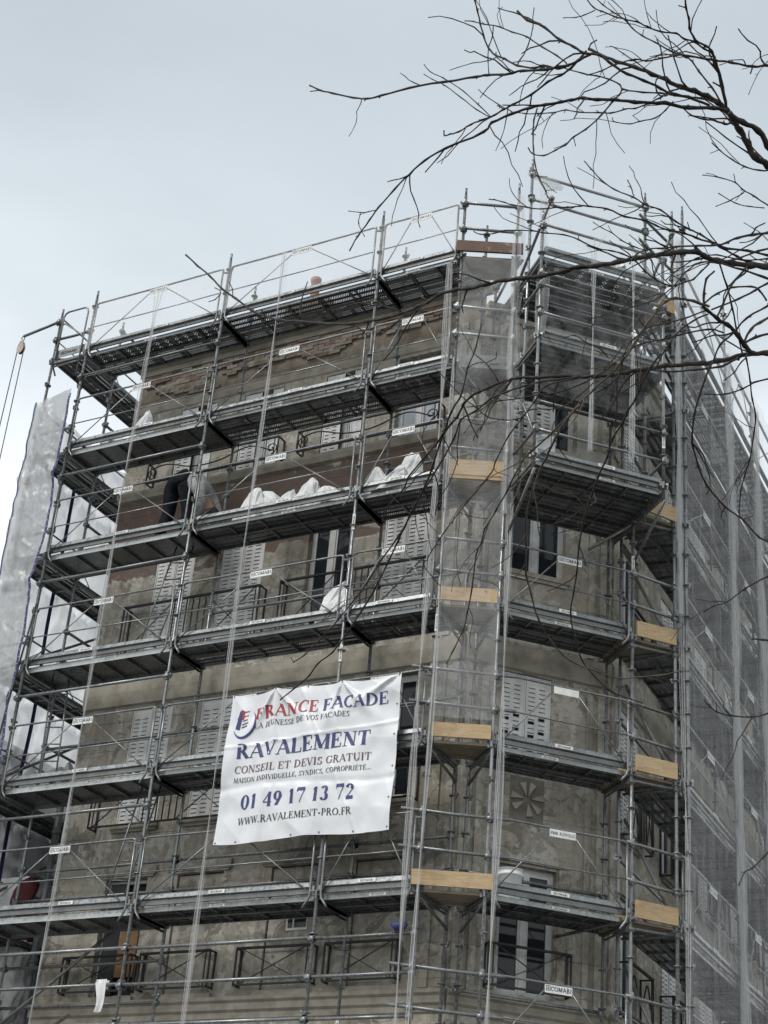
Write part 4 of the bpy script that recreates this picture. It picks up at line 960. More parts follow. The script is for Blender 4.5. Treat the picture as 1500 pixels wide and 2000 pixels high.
# ------------------------------------------------------------------ worker bending down on the fourth deck
def skinned(name, verts, edges, radii, mat, parent, lvl=2):
    me = bpy.data.meshes.new(name); me.from_pydata(verts, edges, []); me.materials.append(mat); o = link(name, me, parent)
    md = o.modifiers.new('skin', 'SKIN'); sv = me.skin_vertices[0].data
    for i, r in enumerate(radii): sv[i].radius = r if isinstance(r, tuple) else (r, r)
    sv[0].use_root = True; md.use_smooth_shade = True
    sb = o.modifiers.new('sub', 'SUBSURF'); sb.levels = lvl; sb.render_levels = lvl; return o
wk = thing('person', 'worker in black trousers and grey top bending over on the fourth deck', 'person', (-.60, .30, D4)); wk.scale = (1.1, 1.1, 1.1)
J = {'pelvis': (0, 0, 1.0), 'waist': (.15, .06, 1.06), 'mid': (.25, .09, .97), 'chest': (.36, .12, .84), 'neck': (.45, .16, .66), 'head': (.49, .18, .54), 'crown': (.51, .19, .42),
     'hl': (-.10, -.02, .92), 'kl': (-.14, .05, .50), 'al': (-.20, -.03, .09), 'tl': (-.08, -.10, .04), 'hr': (.13, -.03, .92), 'kr': (.22, .04, .50), 'ar': (.25, -.02, .09), 'tr': (.36, -.09, .04),
     'sl': (.42, -.07, .78), 'el': (.56, -.10, .48), 'wl': (.40, -.08, .27), 'sr': (.42, .32, .76), 'er': (.56, .34, .48), 'wr': (.42, .30, .27)}
keys = list(J); idx = {k: i for i, k in enumerate(keys)}
E_ = [('pelvis', 'waist'), ('waist', 'mid'), ('mid', 'chest'), ('chest', 'neck'), ('neck', 'head'), ('head', 'crown'), ('pelvis', 'hl'), ('hl', 'kl'), ('kl', 'al'), ('al', 'tl'), ('pelvis', 'hr'), ('hr', 'kr'), ('kr', 'ar'), ('ar', 'tr'), ('chest', 'sl'), ('sl', 'el'), ('el', 'wl'), ('chest', 'sr'), ('sr', 'er'), ('er', 'wr')]
RB = dict(pelvis=.11, waist=.10, mid=.10, chest=.11, neck=.055, head=.095, crown=.075, hl=.085, kl=.058, al=.04, tl=.035, hr=.085, kr=.058, ar=.04, tr=.035, sl=.055, el=.042, wl=.03, sr=.055, er=.042, wr=.03)
verts = [J[k] for k in keys]; edges = [(idx[a], idx[b]) for a, b in E_]; radii = [RB[k] for k in keys]
for side, wrist, s in (('l', 'wl', -1), ('r', 'wr', 1)):      # palm and five bent fingers on each hand
    w = Vector(J[wrist]); palm = w + Vector((-.02, 0, -.07)); pi_ = len(verts); verts.append(tuple(palm)); radii.append((.034, .02)); edges.append((idx[wrist], pi_))
    for f in range(5):
        if f == 4: a = palm + Vector((.04, s*-.02, .02)); b = a + Vector((.02, 0, -.04)); rr = .009
        else: a = palm + Vector((-.025+.017*f, 0, -.05)); b = a + Vector((-.01, s*.012, -.028-.006*(f in (1, 2)))); rr = .0085
        ia = len(verts); verts.append(tuple(a)); radii.append(rr); verts.append(tuple(b)); radii.append(rr*.85); edges += [(pi_, ia), (ia, ia+1)]
skinned('body', verts, edges, radii, SKIN_, wk)
def sub(names, scale, name, mat):
    ks = [k for k in keys if k in names]; ii = {k: i for i, k in enumerate(ks)}
    skinned(name, [J[k] for k in ks], [(ii[a], ii[b]) for a, b in E_ if a in ii and b in ii], [scale[k] for k in ks], mat, wk)
sub({'pelvis', 'waist', 'hl', 'kl', 'al', 'hr', 'kr', 'ar'}, dict(waist=.165, pelvis=.185, hl=.14, kl=.10, al=.085, hr=.14, kr=.10, ar=.085), 'trousers', TROUS)
sub({'waist', 'mid', 'chest', 'sl', 'el', 'wl', 'sr', 'er', 'wr'}, dict(waist=.178, mid=.19, chest=.20, sl=.10, el=.08, wl=.055, sr=.10, er=.08, wr=.055), 'sweater', SWEAT)
for a, t_ in (('al', 'tl'), ('ar', 'tr')): skinned('shoe', [tuple(Vector(J[a])+Vector((0, .03, -.035))), tuple(Vector(J[a])+Vector((.02, -.03, -.045))), tuple(Vector(J[t_])+Vector((.01, -.03, -.005)))], [(0, 1), (1, 2)], [.05, .052, .04], HAIR, wk)
m = MB(); c = Vector(J['head'])*.45+Vector(J['crown'])*.55
m.lathe([(.03, -.10), (.085, -.07), (.105, -.01), (.10, .05), (.06, .1), (.01, .115)], 14, (c.x+.03, c.y+.02, c.z-.02)); put('hair', m, HAIR, wk)
m = MB(); f = Vector(J['head'])+Vector((-.03, -.10, -.03)); m.bar(f, f+Vector((-.01, -.03, -.02)), .02, .035); put('nose', m, SKIN_, wk)
for q in (-.03, .03): m = MB(); m.lathe([(.002, -.009), (.009, 0), (.002, .009)], 8, tuple(f+Vector((q, .005, -.03)))); put('eye', m, HAIR, wk)

# ------------------------------------------------------------------ ladders inside the left bay
def ladder(p, q, label, w=.28):
    p = Vector(p); q = Vector(q); m = MB(); d = q-p; side = Vector((w, 0, 0)) if abs(d.x) < .9 else Vector((0, w, 0)); side = Vector((w*.95, w*.3, .0))
    for s in (0, 1): m.tube([p+side*s, q+side*s], .014, 7)
    n = int(d.length/.27)
    t = thing('ladder', label, 'ladder', tuple(p), 0, 'access ladders between decks'); m.v = [tuple(Vector(v)-p) for v in m.v]; put('rails', m, GALV, t)
    for i in range(1, n):
        r = MB(); a = d*(i/n); r.tube([a, a+side], .011, 6); put('rung', r, DARKST, t)
ladder((-1.08, .45, 4.03), (-.56, .45, 6.0), 'thin metal ladder rising to the fourth deck behind the left scaffold bay')
ladder((-.94, .45, .03), (-.5, .45, 2.0), 'thin metal ladder rising to the second deck behind the left scaffold bay')
ladder((-2.52, .45, 2.03), (-2.82+.2, .45, 4.0), 'upright metal ladder rising to the third deck at the far left end')

# ------------------------------------------------------------------ tarpaulins on the left end
def tarp_fn(w, h, seed, amp):
    """loose plastic sheet: long sags between ties, sharp crumples fanning out from them"""
    def fn(u, v):
        x, z = u*w, v*h; q = Vector((x*2.4, z*1.1, seed))
        d = amp*noise.noise(q*.7) + amp*.55*(1-2*abs(noise.noise(q*1.3+Vector((4, 0, 0))))) + amp*.38*(1-2*abs(noise.noise(Vector((x*5+z*1.5, z*3.4, seed+9))))) + amp*.16*(1-2*abs(noise.noise(Vector((x*11-z*3, z*8, seed+2)))))
        zz = (z % 2.0)-1.0; d += amp*.9*math.exp(-(zz/.12)**2)*(1-2*abs(noise.noise(Vector((x*9, zz*3, seed)))))
        return x, d, z
    return fn
tp = thing('tarpaulin', 'translucent white tarpaulin with navy edges hung over the front of the left end bay', 'tarpaulin', (-3.63, -.13, -1.5))
fn = tarp_fn(.78, 10.55, 3, .075); m = MB(); m.grid(34, 360, lambda u, v: (lambda p: (p[0]-.03*sin(v*31)*u, -p[1]*.8, p[2]+.12*u*(v > .98)))(fn(u, v))); put('sheet', m, TARP, tp)
for nm, uu, s in (('hem', 1.0, 1), ('hem', .04, -1)):
    m = MB(); N_ = 130
    m.grid(2, N_, lambda u, v: (lambda p: (p[0]-.03*sin(v*31)*uu + (u-.5)*(.05 if s > 0 else .03), -p[1]*.8-.012, p[2]))(fn(uu, v))); put(nm, m, STRAP, tp)
m = MB()
for i in range(90):
    v = i/90; p = fn(1.0, v); cx = p[0]-.03*sin(v*31); m.box(cx-.006, cx+.006, -p[1]*.8-.0165, -p[1]*.8-.0145, p[2]-.006, p[2]+.006)
o = put('eyelets', m, SIGNW, tp); o['kind'] = 'stuff'
tp2 = thing('tarpaulin', 'large translucent tarpaulin on the outer side of the left return scaffold', 'tarpaulin', (-3.68, .05, -3.0))
fn2 = tarp_fn(5.6, 12.2, 8, .09); m = MB(); m.grid(110, 200, lambda u, v: (lambda p: (-p[1], p[0], p[2]))(fn2(u, v))); put('sheet', m, TARP, tp2)
for yy_ in (1.2, 3.0):
    m = MB(); m.grid(2, 80, lambda u, v: (.03+.02*sin(v*25), yy_+(u-.5)*.09+.03*sin(v*14), v*12.0)); put('webbing', m, STRAP, tp2)

# ------------------------------------------------------------------ pulley, rope, cloths, bundle
pl = thing('pulley', 'beige hoist pulley hanging from the outrigger tube at the top left', 'pulley', (-4.37, -.05, 10.45))
for s in (-1, 1):
    m = MB(); P_ = []
    for i in range(20):
        a = 2*pi*i/20; rr = .085 + .05*max(0, sin(a))**6; P_.append((rr*cos(a)*.9, rr*sin(a)*1.25))
    n = len(m.v); m.v += [(x, s*.022, z) for x, z in P_] + [(x, s*.03, z) for x, z in P_]; k = 20
    m.face(tuple(range(n, n+k))); m.face(tuple(range(n+2*k-1, n+k-1, -1)))
    for i in range(k): m.face((n+i, n+(i+1) % k, n+k+(i+1) % k, n+k+i))
    put('cheek_plate', m, simple('beige_paint', (.32, .26, .22), (.44, .37, .32), 9, .6), pl)
m = MB(); m.lathe([(.07, -.016), (.055, 0), (.07, .016)], 18); m.v = [(x, z, y-.02) for x, y, z in m.v]; put('wheel', m, REDF, pl)
m = MB(); m.tube([(0, 0, .14), (.03, 0, .19), (.035, 0, .25), (0, 0, .28), (-.035, 0, .25), (-.02, 0, .2)], .009, 6); put('hook', m, ZINC, pl)
m = MB(); m.tube([(-.075-.02*i, 0, -.02-1.3*i) if i else (-.075, 0, -.02) for i in range(14)], .009, 6); m.tube([(.075, 0, -.02), (.075, 0, -6), (.11, 0, -17)], .009, 6); put('rope', m, ROPE, pl)
m = MB(); m.tube([(-2.72, -.14, 5.05), (-2.9, -.16, 3.2), (-3.0, -.17, 1.8), (-3.2, -.18, -.5), (-3.3, -.18, -4)], .016, 7); o = put('cable', m, INK); tag(o, 'thick black cable hanging down past the left end of the lower decks', 'cable')
m = MB()
def clothfn(u, v):
    x = (u-.5)*(.19-.06*v) + .05*sin(v*3)*v; z = .03-v*.44; y = -.035-.03*v*.3 + .03*sin(u*9+v*3)*(.3+v*.4)
    if v < .06: y = -.03; z = .035
    return (x+.02*v, y, z)
m.grid(12, 20, clothfn); m.grid(12, 5, lambda u, v: ((u-.5)*.19, .028-.0*v, .03-v*.12)); o = put('hanging_cloth', m, BAGM, None, (-.30, -.03, -1.0)); tag(o, 'white rag hanging over the lower rail of the left scaffold bay', 'cloth')
m = MB(); m.lathe([(.02, -.05), (.05, -.03), (.075, .02), (.06, .05), (.02, .06)], 12, (0, 0, 0), 0, lambda x, y, z, t, i: (x*1.5*(1+.25*sin(t*3+i)), y*.8, z*(1+.3*cos(t*2)))); o = put('cloth_knot', m, STRAP, None, (4.25, -.08, -.5)); tag(o, 'dark blue rag knotted on the rail below the left corner gap', 'cloth')
# things stored at the lower left
m = MB(); pm = plank_mesh(.8, .62, 2); o = link('upright_panel', pm, None, (-3.92, 1.3, .45)); o.rotation_euler = (radians(88), 0, 0)
o.data = o.data.copy(); o.data.materials.clear(); o.data.materials.append(WHITEP); o.data.materials.append(simple('white_punched_sheet', (.5, .51, .5), (.7, .71, .7), 40, .5, lo=.45, hi=.55)); tag(o, 'white perforated panel standing upright behind the lowest deck at the left', 'panel')
m = MB(); m.lathe([(.02, 0), (.15, .02), (.19, .18), (.2, .34), (.16, .46), (.05, .52)], 22, (0, 0, 0), 0, lambda x, y, z, t, i: (x*(1+.16*sin(t*3+i))+.18*(z/.5)**1.5, y*.7, z*(1+.08*sin(t*5)))); o = put('red_bundle', m, REDF, None, (-3.12, 1.2, .45)); tag(o, 'dark red fabric bundle beside the white panel at the lower left', 'fabric')
t = thing('plastic_bundle', 'strapped bundle of crumpled white plastic hanging below the lowest deck at the far left', 'bundle', (-3.25, 1.45, -1.15))
m = MB(); m.lathe([(.05+.26*sin(pi*min(1, i/30*1.02))**.5, 1.34*i/30) for i in range(31)], 56, (0, 0, 0), 0, lambda x, y, z, q, i: (x*(1+.5*noise.noise(Vector((cos(q)*1.2, z*3, 1)))+.28*(1-2*abs(noise.noise(Vector((cos(q)*2.5, sin(q)*2.5, z*3)))))), y*(1+.25*noise.noise(Vector((cos(q)*2, z*5, 4)))), z+.12*noise.noise(Vector((cos(q)*3, z*2, 9))))); put('sheeting', m, BAGM, t)
m = MB(); m.tube([(.34*cos(a), .34*sin(a), 1.0+.1*cos(a+1)) for a in [2*pi*i/20 for i in range(21)]], .014, 6); put('strap', m, INK, t)
m = MB(); m.lathe([(.1, 1.2), (.2, 1.28), (.22, 1.4), (.16, 1.5), (.03, 1.54)], 18, (.1, 0, 0), 0, lambda x, y, z, q, i: (x*(1+.15*sin(q*4)), y, z)); put('red_cover', m, REDF, t)

m = MB(); m.lathe([(.06+.42*sin(pi*(i+1)/26)**.6, .95*i/24) for i in range(25)], 60, (0, 0, 0), 0, lambda x, y, z, q, i: (x*(1+.6*noise.noise(Vector((cos(q)*1.1, z*2, 21)))+.3*(1-2*abs(noise.noise(Vector((cos(q)*2.2, sin(q)*2.2, z*3+5)))))), y*(1.3+.5*noise.noise(Vector((sin(q), z*2, 31)))), max(0, z*(1+.4*noise.noise(Vector((cos(q), sin(q), 41))))))); o = put('plastic_heap', m, BAGM, None, (-3.15, 1.9, 2.03)); tag(o, 'crumpled heap of pale plastic sheeting at the left end of the second deck', 'sheeting')
# ------------------------------------------------------------------ debris nets
def netpanel(name, P, Q, z0, z1, off, mat, label, amp=.05, nu=30, nv=60, folds=9, seed=1):
    P = Vector(P[:2]); Q = Vector(Q[:2]); d = Q-P; L = d.length; m = MB()
    def fn(u, v):
        z = z0+(z1-z0)*v; x = u*L
        y = -off - amp*(.5*noise.noise(Vector((x*1.7, z*.35, seed))) + .5*sin(u*folds*2*pi+.8*sin(z*.9))*(.4+.6*noise.noise(Vector((z*.7, x, seed+3)))))
        return (x, y, z)
    m.grid(nu, nv, fn); o = put(name, m, mat, None, (P.x, P.y, 0), atan2(d.y, d.x)); tag(o, label, 'net', 'debris nets on the scaffold'); return o
netpanel('debris_net', bp(.02, 0, 0), bp(BL[1], 0, 0), GZ+.3, 11.3, .13, NET, 'grey debris net over the first bay of the side scaffold', .04, 40, 70, 5, 2)
netpanel('debris_net', bp(BL[1], 0, 0), bp(BL[2], 0, 0), GZ+.3, 11.2, .13, NET, 'grey debris net over the second, narrower bay of the side scaffold', .04, 30, 70, 4, 5)
netpanel('debris_net', bp(BL[2], 0, 0), bp(BL[4], 0, 0), GZ+.3, 11.2, .13, NET, 'grey debris net over the far bays of the side scaffold', .04, 50, 70, 7, 8)
def fold(name, p, z0, z1, w, label, seed, dirv, sway=.05, mat=None):
    """gathered net hanging in a narrow pleated column"""
    m = MB(); p = Vector(p[:2]); dv = Vector(dirv).normalized(); nv_ = Vector((dv.y, -dv.x))
    def fn(u, v):
        z = z0+(z1-z0)*v; pinch = .55+.45*abs(sin(z*1.55+seed)); a = (u-.5)*w*pinch + sway*noise.noise(Vector((z*.6, seed, 0)))
        b = .05*sin(u*14+z*.7+seed)*pinch; q = p + dv*a + nv_*(b+.1); return (q.x, q.y, z)
    m.grid(16, 80, fn); o = put(name, m, mat or NETFOLD); tag(o, label, 'net', 'debris nets on the scaffold'); return o
fold('gathered_net', bp(.0, 0, 0), 4.5, 11.3, .34, 'gathered pale net column at the near edge of the side scaffold', 1.2, TB, .05)
fold('gathered_net', bp(BL[1]-.12, 0, 0), GZ+1, 11.0, .34, 'gathered pale net column at the second post of the side scaffold', 2.4, TB)
fold('gathered_net', bp(BL[2]-.05, 0, 0), GZ+1, 11.0, .34, 'gathered pale net column at the third post of the side scaffold', 3.9, TB)
fold('gathered_net', cp(0, .02, 0), 5.4, 11.2, .22, 'gathered net wrapped down the left post of the corner bay', 5.1, TC, .05)
fold('gathered_net', cp(.16, .55, 0), 8.0, 11.0, .20, 'second pale net column just right of the left corner post', 6.4, TC, .06)
netpanel('debris_net', (A[4][0]+.03, 0), cp(0, 0, 0), 2.3, 9.9, .09, NETTHIN, 'thin net stretched across the left corner gap', .05, 14, 50, 2, 12)
netpanel('debris_net', cp(.07, .95, 0), cp(2.04, .95, 0), 7.0, 10.0, .03, NETFAINT, 'thin net hanging over the upper corner platform', .06, 30, 40, 3, 15)
netpanel('debris_net', cp(.05, .4, 0), cp(2.0, .4, 0), 10.2, 11.45, .03, NETFAINT, 'thin net on the raised top rails of the corner platform', .05, 24, 16, 2, 17)
netpanel('debris_net', A[1], A[2], 10.1, 10.98, .08, NETTHIN, 'thin net on the top guard rail of the left front bay', .03, 24, 12, 2, 18)
netpanel('debris_net', A[2], A[3], 10.1, 10.98, .08, NETTHIN, 'thin net on the top guard rail of the middle front bay', .03, 24, 12, 2, 19)
netpanel('debris_net', A[3], A[4], 10.1, 10.98, .08, NETTHIN, 'thin net on the top guard rail of the right front bay', .03, 16, 12, 2, 20)
def strands(x, z0, z1, label, seed, y=-.13, n=3, top=0.0):
    m = MB(); rnd = random.Random(seed)
    for k in range(n):
        ph = rnd.uniform(0, 6); am = rnd.uniform(.012, .035)
        pts = []
        for i in range(60):
            v = i/59; z = z1+(z0-z1)*v; pin = abs(sin(z*.78+seed)); dx = (k-(n-1)/2)*.035*pin + am*sin(z*1.1+ph)*pin*.6
            if top and v < .07: dx += (k-(n-1)/2)*top*(1-v/.07)**1.5
            pts.append((x+dx+.02*sin(z*.6+seed), y-.01*k, z))
        m.tube(pts, .0045, 5)
    def fn(u, v):
        z = z1+(z0-z1)*v; pin = abs(sin(z*.78+seed)); w = .075*pin*(n-1)/2+.012
        if top and v < .07: w += top*(1-v/.07)**1.5*(n-1)
        return (x+(u-.5)*w+.02*sin(z*.6+seed), y+.006, z)
    m.grid(4, 60, fn, 1); o = link('net_strand', m.mesh('net_strand', [STRAND, NET])); tag(o, label, 'net', 'net bundles gathered into strands'); return o
strands(-1.36, -2.2, 10.95, 'net gathered into a thin hanging strand in front of the left front bay', 1, top=.12)
strands(1.18, -2.2, 10.95, 'net gathered into a thin hanging strand in front of the middle front bay', 2)
strands(4.33, -2.4, 9.8, 'net gathered into strands hanging beside the right end post of the front', 4, n=4)
strands(4.52, -2.4, 8.0, 'net gathered into strands just past the right end post of the front', 6, n=3)
v_ = cp(.85, 1.0, 0); strands(v_[0], 6.2, 9.95, 'net drawn into a V-shaped strand left of the middle of the upper corner platform', 3, y=v_[1], n=3, top=.16)
v_ = cp(1.5, 1.0, 0); strands(v_[0], 6.2, 9.9, 'net drawn into a V-shaped strand right of the middle of the upper corner platform', 9, y=v_[1], n=3, top=.10)
v_ = cp(.06, .12, 0)
o = strands(v_[0], -2.3, 5.6, 'net gathered into strands down the left post of the lower corner bay', 7, y=v_[1], n=4)
v_ = bp(.02, .12, 0)
strands(v_[0], -2.3, 7.0, 'net gathered into strands down the nearest post of the side scaffold', 8, y=v_[1], n=3)
m = MB(); m.lathe([(.01, -.3), (.05, -.24), (.035, -.1), (.09, .02), (.06, .12), (.03, .2)], 14, (0, 0, 0), 0, lambda x, y, z, t, i: (z*TC.x*1.2+x*.6, z*TC.y*1.2+y*.6, x*.9*(1+.3*sin(t*3))-z*.22)); o = put('net_knot', m, NETFOLD, None, cp(.34, .37, 11.36)); tag(o, 'bunched net knotted round the highest rail of the corner platform', 'net')

# ------------------------------------------------------------------ chimney pot, neighbour
m = MB(); m.lathe([(.09, 0), (.095, .03), (.082, .3), (.085, .62), (.1, .64), (.1, .72), (.07, .72), (.06, .3)], 18); o = put('chimney_pot', m, TERRA, None, (.10, 2.5, 11.8)); tag(o, 'terracotta chimney pot showing above the top deck', 'chimney pot')
nb = thing('neighbour_building', 'low pale grey building behind the tarpaulin at the far left', 'building', (-13, 0, GZ))
m = MB(); m.box(-6, 8.7, .2, 14, 0, 10.7); put('wall', m, simple('neighbour_render', (.30, .31, .32), (.42, .43, .44), 1.2, .9, bs=.2), nb)  # inferred house; wall pulled close to keep light off the lower tarpaulin
m = MB(); m.box(-6.2, 8.8, .05, 14.2, 10.7, 10.95); put('roof', m, ZINC, nb)
for i in range(3):
    for j in range(2): m = MB(); m.box(-4+i*4, -3+i*4, -.0+.16, .198, 2+j*3.6, 3.8+j*3.6); put('window', m, GLASS, nb)

